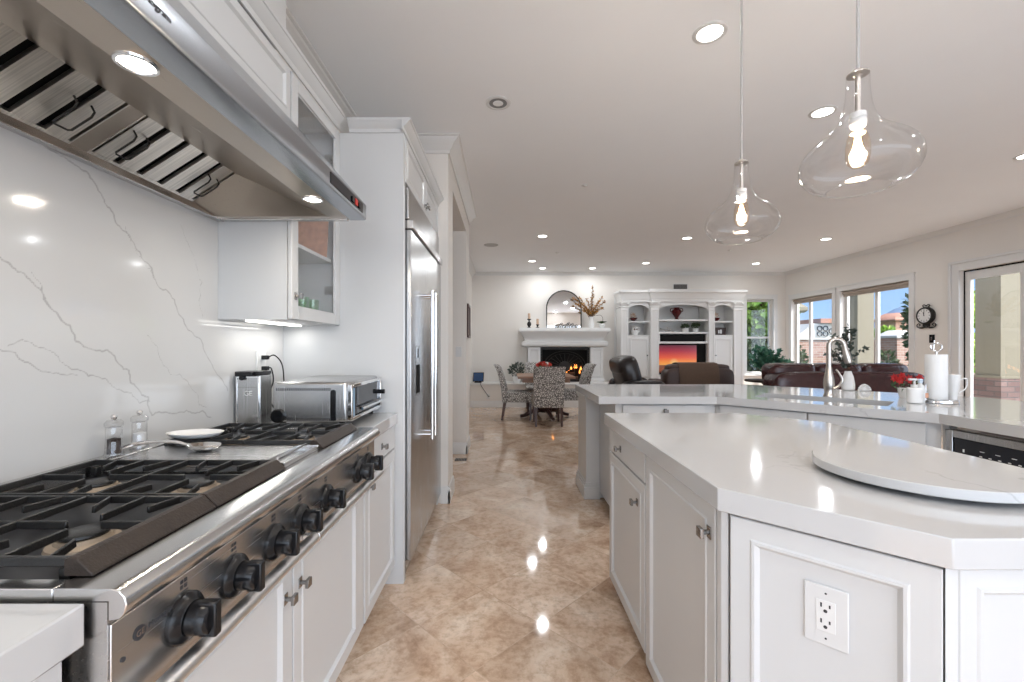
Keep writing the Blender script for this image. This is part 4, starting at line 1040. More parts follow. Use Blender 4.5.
# cabinets
t = thing('base_cabinet', 'white base cabinet with drawer at the far left of the angled counter', 'cabinet', (1.14, 3.3, 0))
bm = nb(); box(bm, .790, 1.502, 3.092, 3.60, .06, .861); box(bm, .83, 1.46, 3.14, 3.58, 0, .06); mk('body', bm, 'cab', t)
FA = Face((0, 3.0915, 0), (1, 0, 0), (0, -1, 0))
bm = nb(); FA.panel(bm, .84, 1.42, .730, .850, style='flat'); dd = mk('drawer', bm, 'cab', t, .002)
bm = nb(); FA.knob(bm, 1.14, .807, .020, 1.2); mk('knob', bm, 'knobmetal', dd, .002)
for a0, a1 in ((.84, 1.127), (1.133, 1.42)):
    bm = nb(); FA.panel(bm, a0, a1, .07, .720, frame=.055); mk('door', bm, 'cab', t)
t = thing('bar_support', 'white panelled end support under the overhanging far counter', 'support panel', (.73, 3.8, 0))
bm = nb(); box(bm, .676, .790, 3.602, 3.98, 0, .861); mk('post', bm, 'cab', t, .003)
bm = nb(); box(bm, .793, 1.86, 3.62, 3.70, 0, .8615); tag(mk('bar_back_panel', bm, 'cab', None, .003), 'plain white panel closing the seating side under the far counter', 'panel')
bm = nb()
for o_, z0, z1 in ((.020, 0, .10), (.014, .10, .12), (.007, .12, .135)): box(bm, .676-o_, .790, 3.602-o_, 3.98+o_, z0, z1)
mk('plinth', bm, 'cab', t, .003)
bm = nb()
for o_, z0, z1 in ((.016, .835, .861), (.008, .815, .835)): box(bm, .676-o_, .790, 3.602-o_, 3.98+o_, z0, z1)
mk('capital', bm, 'cab', t, .003)
t = thing('sink_cabinet', 'white sink base cabinet set at an angle beneath the faucet', 'cabinet', (2.1, 2.9, 0))
bm = nb()
prism(bm, [(1.508, 3.092), (2.312, 2.288), (2.70, 2.676), (1.896, 3.48)], .06, .66); prism(bm, [(1.508, 3.092), (2.312, 2.288), (2.335, 2.311), (1.531, 3.115)], .66, .861)
prism(bm, [(1.56, 3.13), (2.33, 2.36), (2.64, 2.676), (1.9, 3.42)], 0, .06); mk('body', bm, 'cab', t)
FS = face_from((1.5075, 3.0915), (2.3115, 2.2875), (-1, -1))
for a0, a1 in ((.035, .546), (.554, 1.078)):
    bm = nb(); FS.panel(bm, a0, a1, .700, .852, style='flat'); mk('false_drawer', bm, 'cab', t, .002)
    bm = nb(); FS.panel(bm, a0, a1, .07, .690, frame=.055); dd = mk('door', bm, 'cab', t)
    bm = nb(); FS.knob(bm, (a1-.04 if a0 < .5 else a0+.04), .64, .020); mk('knob', bm, 'knobmetal', dd, .002)
t = thing('oven_cabinet', 'white base cabinet housing the built-in oven', 'cabinet', (2.7, 1.9, 0))
bm = nb(); box(bm, 2.314, 2.36, 2.252, 2.285, .06, .861); box(bm, 2.75, 3.0, 1.48, 2.285, 0, .861); box(bm, 2.314, 2.749, -.9, 1.60, .06, .861); box(bm, 2.314, 2.749, 1.601, 2.25, .06, .23); mk('body', bm, 'cab', t)
FO2 = Face((2.3135, 0, 0), (0, 1, 0), (-1, 0, 0))
for a0, a1 in ((1.05, 1.592), (.5, 1.04)):
    bm = nb(); FO2.panel(bm, a0, a1, .730, .850, style='flat'); mk('drawer', bm, 'cab', t, .002)
    bm = nb(); FO2.panel(bm, a0, a1, .07, .720, frame=.055); mk('door', bm, 'cab', t)
ov = thing('built_in_oven', 'built-in stainless steel oven with a black control panel under the worktop', 'oven', (2.5, 1.93, .24))
bm = nb(); box(bm, 2.312, 2.745, 1.612, 2.246, .24, .845); mk('housing', bm, 'knobmetal', ov)
FO3 = Face((2.3115, 0, 0), (0, 1, 0), (-1, 0, 0))
bm = nb(); FO3.frame(bm, 1.610, 2.248, .24, .838, 0, .022, .036); mk('trim_frame', bm, 'steel_z', ov, .003)
bm = nb(); FO3.box(bm, 1.648, 2.210, .690, .800, 0, .014); cpn = mk('control_panel', bm, 'blackglass', ov, .002)
bm = nb()
for k in range(10): FO3.box(bm, 1.72+k*.040, 1.732+k*.040, .730, .7345, .014, .0148)
for k in range(6): FO3.box(bm, 1.74+k*.066, 1.760+k*.066, .754, .757, .014, .0148)
FO3.box(bm, 2.160, 2.168, .735, .750, .014, .0148)
mk('panel_marking', bm, 'white', cpn)
bm = nb(); FO3.box(bm, 1.648, 2.210, .278, .684, 0, .018); od = mk('oven_door', bm, 'blackglass', ov, .002)
bm = nb(); cyl(bm, FO3.p(1.68, .65, .055), FO3.p(2.18, .65, .055), .010, 14)
for a in (1.70, 2.16): cyl(bm, FO3.p(a, .65, .018), FO3.p(a, .65, .055), .007, 10)
mk('handle', bm, 'chrome', od)

# faucet
fx, fy = 2.288, 3.052
fa = thing('faucet', 'tall brushed nickel gooseneck faucet behind the sink', 'faucet', (fx, fy, .9145))
bm = nb(); lathe(bm, [(.034, .9145), (.034, .922), (.030, .930), (.026, .945), (.030, .975), (.033, 1.00), (.031, 1.035), (.025, 1.07), (.019, 1.10), (.0175, 1.12), (.0001, 1.12)], 28, (fx, fy, 0)); mk('body', bm, 'nickel', fa)
du = Vector((.84, -.54, 0)); rr = .043
pts = [Vector((fx, fy, 1.10)), Vector((fx, fy, 1.18)), Vector((fx, fy, 1.26))]
for k in range(0, 11):
    a = PI-PI*.99*k/10; pts.append(Vector((fx, fy, 1.275))+du*(rr+rr*math.cos(a))+Vector((0, 0, rr*math.sin(a))))
bm = nb(); tube(bm, pts, .0155, 14); mk('gooseneck', bm, 'nickel', fa)
bm = nb(); e = pts[-1]; dv = (pts[-1]-pts[-2]).normalized(); tube(bm, [e-dv*.002, e+dv*.03, e+dv*.065, e+dv*.115, e+dv*.128], .02, 16, [.0165, .018, .0225, .0235, .020]); mk('spray_head', bm, 'nickel', fa)
bm = nb(); ho = Vector((fx, fy, 1.0)); tube(bm, spline([ho+du*.028+Vector((0, 0, -.03)), ho+du*.055+Vector((0, 0, -.01)), ho+du*.075+Vector((0, 0, .03)), ho+du*.060+Vector((0, 0, .075)), ho+du*.040+Vector((0, 0, .105))], 5), .008, 10, [.012-.006*i/20 for i in range(21)]); mk('lever', bm, 'nickel', fa)

# vase with dark leaves
vx, vy = 2.78, 3.50
va = thing('vase', 'small tapered white vase of dark eucalyptus stems beside the faucet', 'vase', (vx, vy, .9145))
bm = nb(); lathe(bm, [(.0001, 0), (.036, 0), (.044, .008), (.045, .05), (.036, .11), (.024, .145), (.023, .155), (.020, .154), (.020, .12), (.0001, .11)], 28, (vx, vy, .9145)); mk('vase_body', bm, 'ceramic', va)
bm = nb(); bl = nb(); random.seed(11)
for k in range(15):
    a = random.uniform(0, 2*PI); sp_ = random.uniform(.02, .15); h = random.uniform(.18, .38) if sp_ > .07 else random.uniform(.34, .46)
    top = Vector((vx+sp_*math.cos(a)*1.15, vy+sp_*math.sin(a), 1.04+h*.85)); mid = Vector((vx+sp_*.3*math.cos(a), vy+sp_*.3*math.sin(a), 1.04+h*.5))
    pts = spline([(vx, vy, 1.03), mid, top], 6); tube(bm, pts, .0016, 5)
    for p in pts[4:]:
        for _ in range(3): leaf(bl, p, rv()+Vector((math.cos(a), math.sin(a), .4))*.5, rv(), random.uniform(.025, .042), .011)
mk('stem', bm, 'twig', va); mk('leaves', bl, 'leaf_grey', va)
bm = nb(); c = Vector((2.855, 3.43, .9145))
for k in range(9):
    a = PI*(k+.5)/9; p2 = c+Vector((.048*math.cos(a), -.004, .050*math.sin(a)+.002)); tube(bm, [c+Vector((0, 0, .006)), (c+p2)/2+Vector((0, .008, .002)), p2], .006, 8, [.004, .007, .0105])
tag(mk('scallop_shell', bm, 'ceramic'), 'small pale scallop shell ornament right of the eucalyptus vase', 'ornament')
# soap
so = thing('soap_bottle', 'white pump soap bottle with a small orange label', 'soap bottle', (2.535, 2.675, .9145))
bm = nb(); prism(bm, [(2.535+(.036*sq(math.cos(a), .6))*.8+.6*.02*sq(math.sin(a), .6), 2.675+(.026*sq(math.sin(a), .6))-.02*sq(math.cos(a), .6)) for a in [2*PI*i/28 for i in range(28)]], .9145, 1.012); mk('bottle', bm, 'ceramic', so, .010, 3)
bm = nb(); cyl(bm, (2.535, 2.675, 1.012), (2.535, 2.675, 1.030), .017, 18); cyl(bm, (2.535, 2.675, 1.030), (2.535, 2.675, 1.058), .006, 12); box(bm, 2.500, 2.548, 2.667, 2.683, 1.056, 1.068); mk('pump', bm, 'white', so, .002)
fs = face_from((2.52, 2.63), (2.56, 2.615), (-.35, -.94)); bm = nb(); fs.box(bm, .028, .042, .955, .985, .006, .0085); mk('label', bm, 'coral', so)
so = thing('dish_soap_bottle', 'slim white bottle standing right behind the pump soap', 'soap bottle', (2.595, 2.70, .9145))
bm = nb(); lathe(bm, [(.0001, 0), (.021, 0), (.023, .004), (.023, .095), (.018, .110), (.010, .116), (.010, .125), (.0001, .126)], 24, (2.595, 2.70, .9145)); mk('bottle', bm, 'white', so)
bm = nb(); lathe(bm, [(.0001, .125), (.012, .125), (.012, .145), (.008, .150), (.0001, .150)], 18, (2.595, 2.70, .9145)); mk('cap', bm, pm('pale_blue_cap', (.55, .65, .75), .3), so)
# red flowers
fl_ = thing('potted_flowers', 'small pot of red flowers behind the soap bottles', 'flowers', (2.76, 2.98, .9145))
bm = nb(); lathe(bm, [(.0001, 0), (.030, 0), (.042, .06), (.044, .065), (.040, .064), (.0001, .055)], 24, (2.76, 2.98, .9145)); mk('pot', bm, 'ceramic', fl_)
bm = nb(); random.seed(4)
for cx_, cy_, cz_ in ((2.72, 2.98, 1.035), (2.765, 2.96, 1.045), (2.81, 2.99, 1.03), (2.83, 2.955, 1.05), (2.69, 2.99, 1.05), (2.76, 3.01, 1.06)):
    for k in range(7):
        a = 2*PI*k/7; leaf(bm, (cx_, cy_, cz_), (math.cos(a), -.3, math.sin(a)), (0, -1, 0), .032, .014)
mk('petals', bm, 'red', fl_)
bm = nb(); foliage(bm, (2.76, 2.98, 1.0), (.07, .06, .035), 40, .03, .01); mk('leaves', bm, 'leaf', fl_)
# paper towel
px_, py_ = 2.715, 2.72
ph = thing('paper_towel_holder', 'upright steel paper towel holder with a ring finial and a white roll', 'paper towel holder', (px_, py_, .9145))
bm = nb(); lathe(bm, [(.0001, 0), (.090, 0), (.092, .004), (.090, .016), (.084, .020), (.0001, .020)], 40, (px_+.015, py_, .9145)); mk('base', bm, 'chrome', ph)
bm = nb(); lathe(bm, [(.020, 0), (.052, 0), (.053, .004), (.053, .276), (.052, .280), (.020, .280)], 40, (px_, py_, .936)); 
mk('paper_roll', bm, 'paper', ph)
bm = nb(); tube(bm, [(px_-.050, py_-.040, .937), (px_-.046, py_-.052, 1.04), (px_-.012, py_-.070, 1.20), (px_-.004, py_-.071, 1.214), (px_+.006, py_-.064, 1.214), (px_-.03, py_-.058, 1.05), (px_-.04, py_-.048, .937)], .001, 4)
bm.free()
bm = nb(); cyl(bm, (px_, py_, .93), (px_, py_, 1.232), .006, 12)
cxr, czr = px_, 1.262
tube(bm, [(cxr+.026*math.cos(a)*.85, py_-.026*math.cos(a)*.5, czr+.026*math.sin(a)) for a in [-PI/2+2*PI*i/24 for i in range(24)]]+[(cxr, py_, czr-.026)], .0045, 8)
cyl(bm, (cxr-.012, py_+.006, 1.240), (cxr-.006, py_+.006, 1.305), .003, 8)
cyl(bm, (px_-.085, py_-.02, .932), (px_-.085, py_-.02, 1.03), .004, 10)
mk('rod', bm, 'chrome', ph)
cu = thing('tapered_cup', 'tapered white cup right of the paper towels', 'cup', (2.90, 2.80, .9145))
bm = nb(); lathe(bm, [(.0001, 0), (.022, 0), (.038, .165), (.0385, .17), (.035, .168), (.019, .01), (.0001, .009)], 28, (2.90, 2.80, .9145)); mk('cup_body', bm, 'ceramic', cu)
bm = nb(); tube(bm, spline([(2.935, 2.787, 1.05), (2.965, 2.775, 1.06), (2.962, 2.776, 1.00), (2.927, 2.79, .965)], 6), .004, 8); mk('handle', bm, 'ceramic', cu)

# ------------------------------------------------------------------ pendants
def pendant(x, y, label):
    t = thing('pendant_lamp', label, 'pendant lamp', (x, y, 1.70), group=None)
    bm = nb(); cyl(bm, (x, y, 2.10), (x, y, CEIL-.02), .0045, 10); mk('cord', bm, pm('grey_cord', (.42, .41, .40), .6), t)
    bm = nb(); lathe(bm, [(.06, CEIL-.001), (.062, CEIL-.012), (.05, CEIL-.022), (.0001, CEIL-.024)], 28, (x, y, 0)); mk('ceiling_canopy', bm, 'nickel', t)
    prof = [(.028, 2.092), (.029, 2.075), (.030, 2.04), (.034, 2.00), (.042, 1.965), (.060, 1.930), (.090, 1.902), (.120, 1.878), (.142, 1.850), (.150, 1.820), (.147, 1.795), (.133, 1.770), (.108, 1.750), (.085, 1.741), (.080, 1.740)]
    P = spline([(r, 0, z) for r, z in prof], 6)
    bm = nb(); lathe(bm, [(p.x, p.z) for p in P], 56, (x, y, 0), closed_ends=False); mk('glass_shade', bm, 'pendant', t)
    bm = nb(); lathe(bm, [(.0805, 1.7405), (.0775, 1.7385), (.0775, 1.7420), (.0805, 1.7405)], 56, (x, y, 0), closed_ends=False); mk('shade_rim', bm, 'pendant', t)
    bm = nb(); lathe(bm, [(.0001, 2.106), (.008, 2.104), (.016, 2.099), (.018, 2.090), (.029, 2.088), (.029, 2.086), (.012, 2.084), (.010, 2.082), (.007, 2.080), (.007, 1.965), (.0001, 1.964)], 24, (x, y, 0)); mk('cap', bm, 'nickel', t)
    bm = nb(); lathe(bm, [(.008, 1.975), (.021, 1.970), (.022, 1.955), (.020, 1.953), (.022, 1.948), (.022, 1.935), (.018, 1.928), (.0001, 1.927)], 24, (x, y, 0)); mk('socket', bm, 'white', t)
    bm = nb(); lathe(bm, [(.014, 1.929), (.018, 1.915), (.027, 1.895), (.031, 1.868), (.031, 1.838), (.026, 1.818), (.014, 1.806), (.0001, 1.803)], 28, (x, y, 0), closed_ends=False); bu = mk('bulb', bm, 'bulb', t)
    bm = nb()
    for k in range(5):
        a = 2*PI*k/5; a2 = a+.6
        tube(bm, [(x+.006*math.cos(a), y+.006*math.sin(a), 1.90), (x+.013*math.cos(a), y+.013*math.sin(a), 1.86), (x+.010*math.cos(a2), y+.010*math.sin(a2), 1.825), (x+.012*math.cos(a2), y+.012*math.sin(a2), 1.86), (x+.005*math.cos(a2), y+.005*math.sin(a2), 1.90)], .0008, 5)
    mk('filament', bm, 'filament', bu)
    L = bpy.data.lights.new('bulb', 'POINT'); L.energy = 6; L.shadow_soft_size = .03; L.color = (1, .88, .74)
    o = bpy.data.objects.new('bulb_glow', L); C.objects.link(o); o.location = (x, y, 1.86)
pendant(1.070, 1.31, 'nearer clear blown-glass pendant with a glowing filament bulb over the island')
pendant(1.062, 1.94, 'farther clear blown-glass pendant with a glowing filament bulb over the island')

# ------------------------------------------------------------------ things on walls and floor
bm = nb(); box(bm, -.56, -.43, 4.79, 4.89, .0005, .006); 
v_ = thing('floor_vent', 'small dark metal floor vent by the passage', 'vent', (-.495, 4.84, 0)); mk('frame', bm, 'knobmetal', v_)
bm = nb()
for k in range(7): box(bm, -.552+k*.0175, -.544+k*.0175, 4.80, 4.88, .006, .008)
mk('grille', bm, 'blackmatte', v_)
t = thing('wall_frame', 'narrow dark ornate wall frame seen edge-on past the passage', 'wall ornament', (-.46, 5.35, 1.38))
FP = Face((-.4595, 0, 0), (0, 1, 0), (1, 0, 0))
bm = nb(); FP.frame(bm, 5.20, 5.50, 1.38, 1.79, 0, .022, .03); mk('frame', bm, 'darkwood', t, .004)
bm = nb(); FP.box(bm, 5.23, 5.47, 1.41, 1.76, .001, .006); mk('panel', bm, 'wall', t)
t = thing('wall_vent', 'grey rectangular air vent above the built-in unit', 'vent', (3.93, YB, 2.55))
FBk = Face((0, YB-.0005, 0), (1, 0, 0), (0, -1, 0))
bm = nb(); FBk.frame(bm, 3.77, 4.10, 2.55, 2.69, 0, .012, .012); mk('frame', bm, 'white', t)
bm = nb()
for k in range(7): FBk.box(bm, 3.785, 4.085, 2.566+k*.017, 2.576+k*.017, .002, .010)
mk('slats', bm, pm('vent_grey', (.22, .21, .20), .6), t)
bm = nb(); FBk.box(bm, 3.78, 4.09, 2.56, 2.68, .0005, .0018); mk('duct_opening', bm, 'blackmatte', t)
# clock
cxx, cyy, czz = XR-.001, 6.44, 1.735
ck = thing('wall_clock', 'round wall clock in a dark scrollwork case between window and door', 'clock', (cxx, cyy, czz))
q = Vector((-1, 0, 0)).to_track_quat('Z', 'Y').to_matrix().to_4x4()
bm = nb(); lathe(bm, [(.0001, 0), (.125, 0), (.130, .010), (.128, .045), (.120, .060), (.108, .062), (.104, .052), (.0001, .050)], 40, (cxx, cyy, czz), q); mk('case', bm, 'iron', ck)
bm = nb(); lathe(bm, [(.0001, .0525), (.103, .0525)], 40, (cxx, cyy, czz), q); mk('clock_face', bm, 'ceramic', ck)
FK = Face((cxx-.053, cyy, czz), (0, -1, 0), (-1, 0, 0))
bm = nb()
for k in range(12):
    a = 2*PI*k/12; p0 = FK.p(.074*math.sin(a), .074*math.cos(a), .0006); p1 = FK.p(.096*math.sin(a), .096*math.cos(a), .0006); cyl(bm, p0, p1, .0036, 4)
mk('hour_marks', bm, 'ink', ck)
bm = nb(); cyl(bm, FK.p(0, 0, .003), FK.p(-.012, .052, .003), .0035, 5); cyl(bm, FK.p(0, 0, .004), FK.p(.004, .082, .004), .0028, 5); cyl(bm, FK.p(0, 0, 0), FK.p(0, 0, .006), .007, 10); mk('hands', bm, 'ink', ck)
bm = nb(); FK0 = Face((cxx, cyy, czz), (0, -1, 0), (-1, 0, 0))
for s in (-1, 1):
    tube(bm, spline([FK0.p(s*.02, -.165, .02), FK0.p(s*.06, -.185, .02), FK0.p(s*.12, -.175, .02), FK0.p(s*.145, -.145, .02), FK0.p(s*.120, -.115, .02), FK0.p(s*.095, -.135, .02), FK0.p(s*.115, -.152, .02)], 5), .007, 8)
    tube(bm, spline([FK0.p(s*.03, .125, .02), FK0.p(s*.055, .150, .02), FK0.p(s*.03, .165, .02), FK0.p(0, .145, .02)], 5), .006, 8)
FK0.box(bm, -.11, .11, -.180, -.168, .012, .028); FK0.box(bm, -.05, .05, -.165, -.120, .012, .026)
mk('scrollwork', bm, 'iron', ck)
t = thing('light_switch', 'dark light switch on the wall below the clock', 'light switch', (XR, 6.37, 1.33))
FR2 = Face((XR-.0005, 0, 0), (0, 1, 0), (-1, 0, 0))
bm = nb(); FR2.box(bm, 6.33, 6.41, 1.33, 1.45, 0, .008); mk('cover_plate', bm, 'blackmatte', t, .002)
bm = nb(); FR2.box(bm, 6.36, 6.38, 1.365, 1.415, .008, .016); mk('toggle', bm, 'knobmetal', t, .001)
t = thing('light_switch', 'white light switch on the far side of the passage opening', 'light switch', (-.55, 5.10, 1.15))
FJ = Face((0, 5.1195, 0), (1, 0, 0), (0, -1, 0))
bm = nb(); FJ.box(bm, -.585, -.515, 1.15, 1.27, 0, .006); mk('cover_plate', bm, 'white', t, .002)
bm = nb(); FJ.box(bm, -.565, -.535, 1.185, 1.235, .006, .010); mk('rocker', bm, 'white', t, .001)

# ------------------------------------------------------------------ raised hearth, fireplace, mantel things
hb = thing('hearth_bench', 'long raised white hearth ledge along the far wall', 'hearth', (.78, 9.4, 0))
bm = nb(); box(bm, -.739, 2.34, 9.12, YB-.001, 0, .465); mk('bench_front', bm, 'wall', hb)
bm = nb(); box(bm, -.739, 2.37, 9.09, YB-.001, .4655, .505); mk('bench_top', bm, 'trim', hb, .006)
bm = nb(); prof_x(bm, [(9.1195-a, b) for a, b in BB], -.739, 2.34); mk('baseboard', bm, 'trim', hb)
fp = thing('fireplace', 'white moulded fireplace surround with a dark arched firescreen', 'fireplace', (1.3, 9.4, .505))
bm = nb(); cove(bm, .42, 2.17, 9.40, YB-.002, [(-.02, 1.27), (.04, 1.285), (.06, 1.31), (.065, 1.345), (.055, 1.385), (.030, 1.40), (-.01, 1.405), (-.01, 1.46), (.0, 1.48), (.03, 1.53), (.07, 1.575), (.085, 1.60), (.105, 1.605), (.105, 1.64), (.095, 1.665), (.09, 1.685)])
mk('mantel', bm, 'trim', fp)
for x0, x1 in ((.50, .77), (1.86, 2.13)):
    bm = nb(); box(bm, x0, x1, 9.42, YB-.002, .59, 1.268); FPl = Face((0, 9.42, 0), (1, 0, 0), (0, -1, 0)); FPl.panel(bm, x0+.0, x1, .60, 1.26, .0005, t=.014, frame=.05, style='shaker'); mk('pilaster', bm, 'trim', fp, .003)
    bm = nb(); cove(bm, x0, x1, 9.42, YB-.002, [(.03, .506), (.03, .560), (.022, .575), (.005, .595), (0, .60)]); mk('pilaster_base', bm, 'trim', fp)
bm = nb(); box(bm, .771, 1.859, 9.66, YB-.002, .506, 1.268); fbk = mk('firebox', bm, 'blackmatte', fp)
bm = nb(); Fg = Face((0, 9.50, 0), (1, 0, 0), (0, -1, 0)); Fg.frame(bm, .772, 1.858, .507, 1.262, -.02, .03, .05); mk('firebox_frame', bm, 'iron', fp, .004)
bm = nb()
for k in range(5):
    r_ = .5-.006*0; 
pts = [Fg.p(1.315+.46*math.cos(a), .84+.34*math.sin(a), 0) for a in [PI*i/20 for i in range(21)]]
tube(bm, pts, .010, 6); pts2 = [Fg.p(1.315+.40*math.cos(a), .84+.29*math.sin(a), 0) for a in [PI*i/20 for i in range(21)]]; tube(bm, pts2, .006, 6)
for k in range(11):
    a = PI*(k+.5)/11; tube(bm, [Fg.p(1.315+.12*math.cos(a), .84+.08*math.sin(a), 0), Fg.p(1.315+.40*math.cos(a), .84+.29*math.sin(a), 0)], .005, 5)
for k in range(9):
    x = .90+.104*k; tube(bm, [Fg.p(x, .52, 0), Fg.p(x, .84, 0)], .005, 5)
Fg.box(bm, .82, 1.81, .835, .845, -.004, .004); cyl(bm, Fg.p(1.315, .84, -.005), Fg.p(1.315, .84, .01), .12, 24)
mk('firescreen', bm, 'iron', fp)
bm = nb(); cyl(bm, (1.0, 9.60, .56), (1.62, 9.62, .58), .045, 12); cyl(bm, (1.12, 9.57, .62), (1.55, 9.62, .68), .04, 12); cyl(bm, (1.1, 9.62, .68), (1.5, 9.58, .62), .035, 12); mk('fire_logs', bm, 'twig', fp)
bm = nb(); random.seed(5)
for k in range(9):
    x = random.uniform(1.05, 1.72); z = random.uniform(.66, .80)
    lathe(bm, [(.0001, 0), (.018, .02), (.022, .04), (.010, .075), (.0001, .10)], 8, (x, 9.585, z))
mk('flames', bm, 'fire', fp)
# mirror
mz = 1.686; mx0, mx1 = .93, 1.70; mr_ = (mx1-mx0)/2; mc = (mx0+mx1)/2; mzt = 2.525
arch = [(mx0, mz), (mx1, mz)]+[(mc+mr_*math.cos(a), mzt-mr_+mr_*math.sin(a)) for a in [PI*i/28 for i in range(29)]]
mi = thing('arched_mirror', 'arched mirror with a thin dark frame leaning on the mantel', 'mirror', (mc, 9.66, mz))
bm = nb(); extr(bm, [(x, 9.652, z) for x, z in arch], (0, .012, 0)); mk('mirror_glass', bm, 'mirror', mi)
bm = nb(); tube(bm, [(x, 9.652, z+.002) for x, z in arch[1:]]+[(mx0, 9.652, mz+.010), (mx1, 9.652, mz+.010)], .013, 8); mk('frame', bm, 'iron', mi)
# candlesticks
for x, h, s, lab in ((.53, .23, 1.0, 'taller dark candlestick with a tan candle at the left of the mantel'), (.715, .11, .85, 'shorter dark candlestick with a tan candle at the left of the mantel')):
    t = thing('candlestick', lab, 'candlestick', (x, 9.48, 1.6855))
    bm = nb(); p = [(.0001, 0), (.045, 0), (.045, .012), (.018, .022)]
    if h > .2: p += [(.040, .06), (.048, .09), (.036, .125), (.014, .150), (.014, .165)]
    else: p += [(.012, .04), (.03, .055), (.012, .07)]
    p += [(.045*s, h-.04), (.045*s, h-.03), (.0001, h-.03)]
    lathe(bm, p, 20, (x, 9.48, 1.6855)); mk('holder', bm, 'iron', t)
    bm = nb(); lathe(bm, [(.0001, h-.03), (.028, h-.03), (.028, h+.09), (.022, h+.095), (.0001, h+.09)], 18, (x, 9.48, 1.6855)); mk('candle', bm, 'candle', t)
# row of small silver ornaments before the mirror
random.seed(9)
for k, x in enumerate((1.17, 1.25, 1.33, 1.41, 1.49, 1.57)):
    bm = nb(); h = (.085, .11, .08, .12, .10, .07)[k]
    tube(bm, spline([(x-.025, 9.55, 1.70), (x-.03, 9.55, 1.69+h*.6), (x+.01, 9.55, 1.69+h), (x+.03, 9.55, 1.69+h*.5), (x, 9.55, 1.69+h*.35), (x+.025, 9.55, 1.70)], 5), .010, 8)
    tag(mk('ornament', bm, 'knobmetal'), 'small curled silver ornament in the row before the mirror', 'ornament', 'curled ornaments on the mantel')
t = thing('flower_vase', 'white vase of tall orange autumn branches on the mantel', 'vase', (1.90, 9.50, 1.6855))
bm = nb(); lathe(bm, [(.0001, 0), (.045, 0), (.060, .05), (.055, .14), (.040, .20), (.050, .245), (.053, .25), (.045, .245), (.034, .20), (.0001, .18)], 28, (1.90, 9.50, 1.6855)); mk('vase_body', bm, 'ceramic', t)
bm = nb(); bl = nb(); random.seed(21)
tips = [(-.40, .42), (-.36, .28), (-.28, .42), (-.22, .30), (-.10, .40), (.02, .66), (.05, .50), (.16, .34), (.22, .42), (.30, .34), (.24, .20), (-.12, .22), (.12, .12), (-.20, .14)]
for dx, dz in tips:
    pts = spline([(1.90, 9.50, 1.90), (1.90+dx*.35, 9.50+random.uniform(-.05, .05), 1.93+dz*.5), (1.90+dx, 9.48+random.uniform(-.10, .08), 1.93+dz)], 8); tube(bm, pts, .004, 5)
    for p in pts[5:]:
        for _ in range(7): leaf(bl, p+rv(.018), rv()+Vector((dx, 0, dz)), rv(), .034, .011)
mk('branch', bm, 'twig', t); mk('blossom', bl, 'orange', t)
t = thing('orchid_pot', 'small round white pot with drooping green leaves at the mantel end', 'potted plant', (2.13, 9.50, 1.6855))
bm = nb(); lathe(bm, [(.0001, 0), (.035, 0), (.065, .04), (.070, .07), (.055, .095), (.045, .09), (.0001, .08)], 24, (2.13, 9.50, 1.6855)); mk('pot', bm, 'ceramic', t)
bm = nb(); random.seed(2)
for k in range(16):
    a = 2*PI*k/16; leaf(bm, (2.13, 9.50, 1.785), (math.cos(a), math.sin(a)*.6, .25+random.uniform(0, .3)), (0, 0, 1), .13, .030)
mk('leaves', bm, 'hedge', t)
bm = nb(); tube(bm, spline([(2.13, 9.5, 1.78), (2.15, 9.5, 1.90), (2.10, 9.5, 1.97), (2.0, 9.5, 1.96)], 6), .004, 5); mk('stem', bm, 'twig', t)
# things on the hearth bench
t = thing('hearth_plant', 'grey-green plant in a small white pot on the hearth ledge', 'potted plant', (.25, 9.3, .5055))
bm = nb(); lathe(bm, [(.0001, 0), (.07, 0), (.095, .11), (.095, .14), (.085, .135), (.0001, .12)], 24, (.25, 9.3, .5055)); mk('pot', bm, 'ceramic', t)
bm = nb(); random.seed(8); foliage(bm, (.25, 9.3, .78), (.15, .13, .14), 170, .07, .02, .6); mk('leaves', bm, 'leaf_grey', t)
t = thing('digital_frame', 'small blue-screened frame standing on the hearth ledge', 'picture frame', (-.57, 9.25, .5055))
bm = nb(); extr(bm, [(-.69, 9.24, .530), (-.46, 9.22, .530), (-.45, 9.25, .725), (-.68, 9.27, .725)], (0, .02, 0)); mk('frame', bm, 'black', t, .003)
bm = nb(); extr(bm, [(-.675, 9.2365, .545), (-.475, 9.2165, .545), (-.466, 9.2435, .712), (-.666, 9.2625, .712)], (0, .004, 0)); mk('screen', bm, 'blueplastic', t)
bm = nb(); box(bm, -.65, -.50, 9.20, 9.32, .506, .530); mk('stand', bm, 'black', t, .004)
cord('frame_cord', [(-.36, 9.105, .23), (-.35, 9.07, .24), (-.42, 9.05, .34), (-.50, 9.06, .46), (-.52, 9.10, .516), (-.52, 9.18, .518)], 'thin black cord from the ledge front outlet up to the blue frame', .005)
t = thing('ledge_outlet', 'small white outlet on the front of the hearth ledge', 'outlet', (-.35, 9.115, .18))
bm = nb(); box(bm, -.385, -.315, 9.1135, 9.1195, .17, .285); mk('cover_plate', bm, 'white', t, .002)

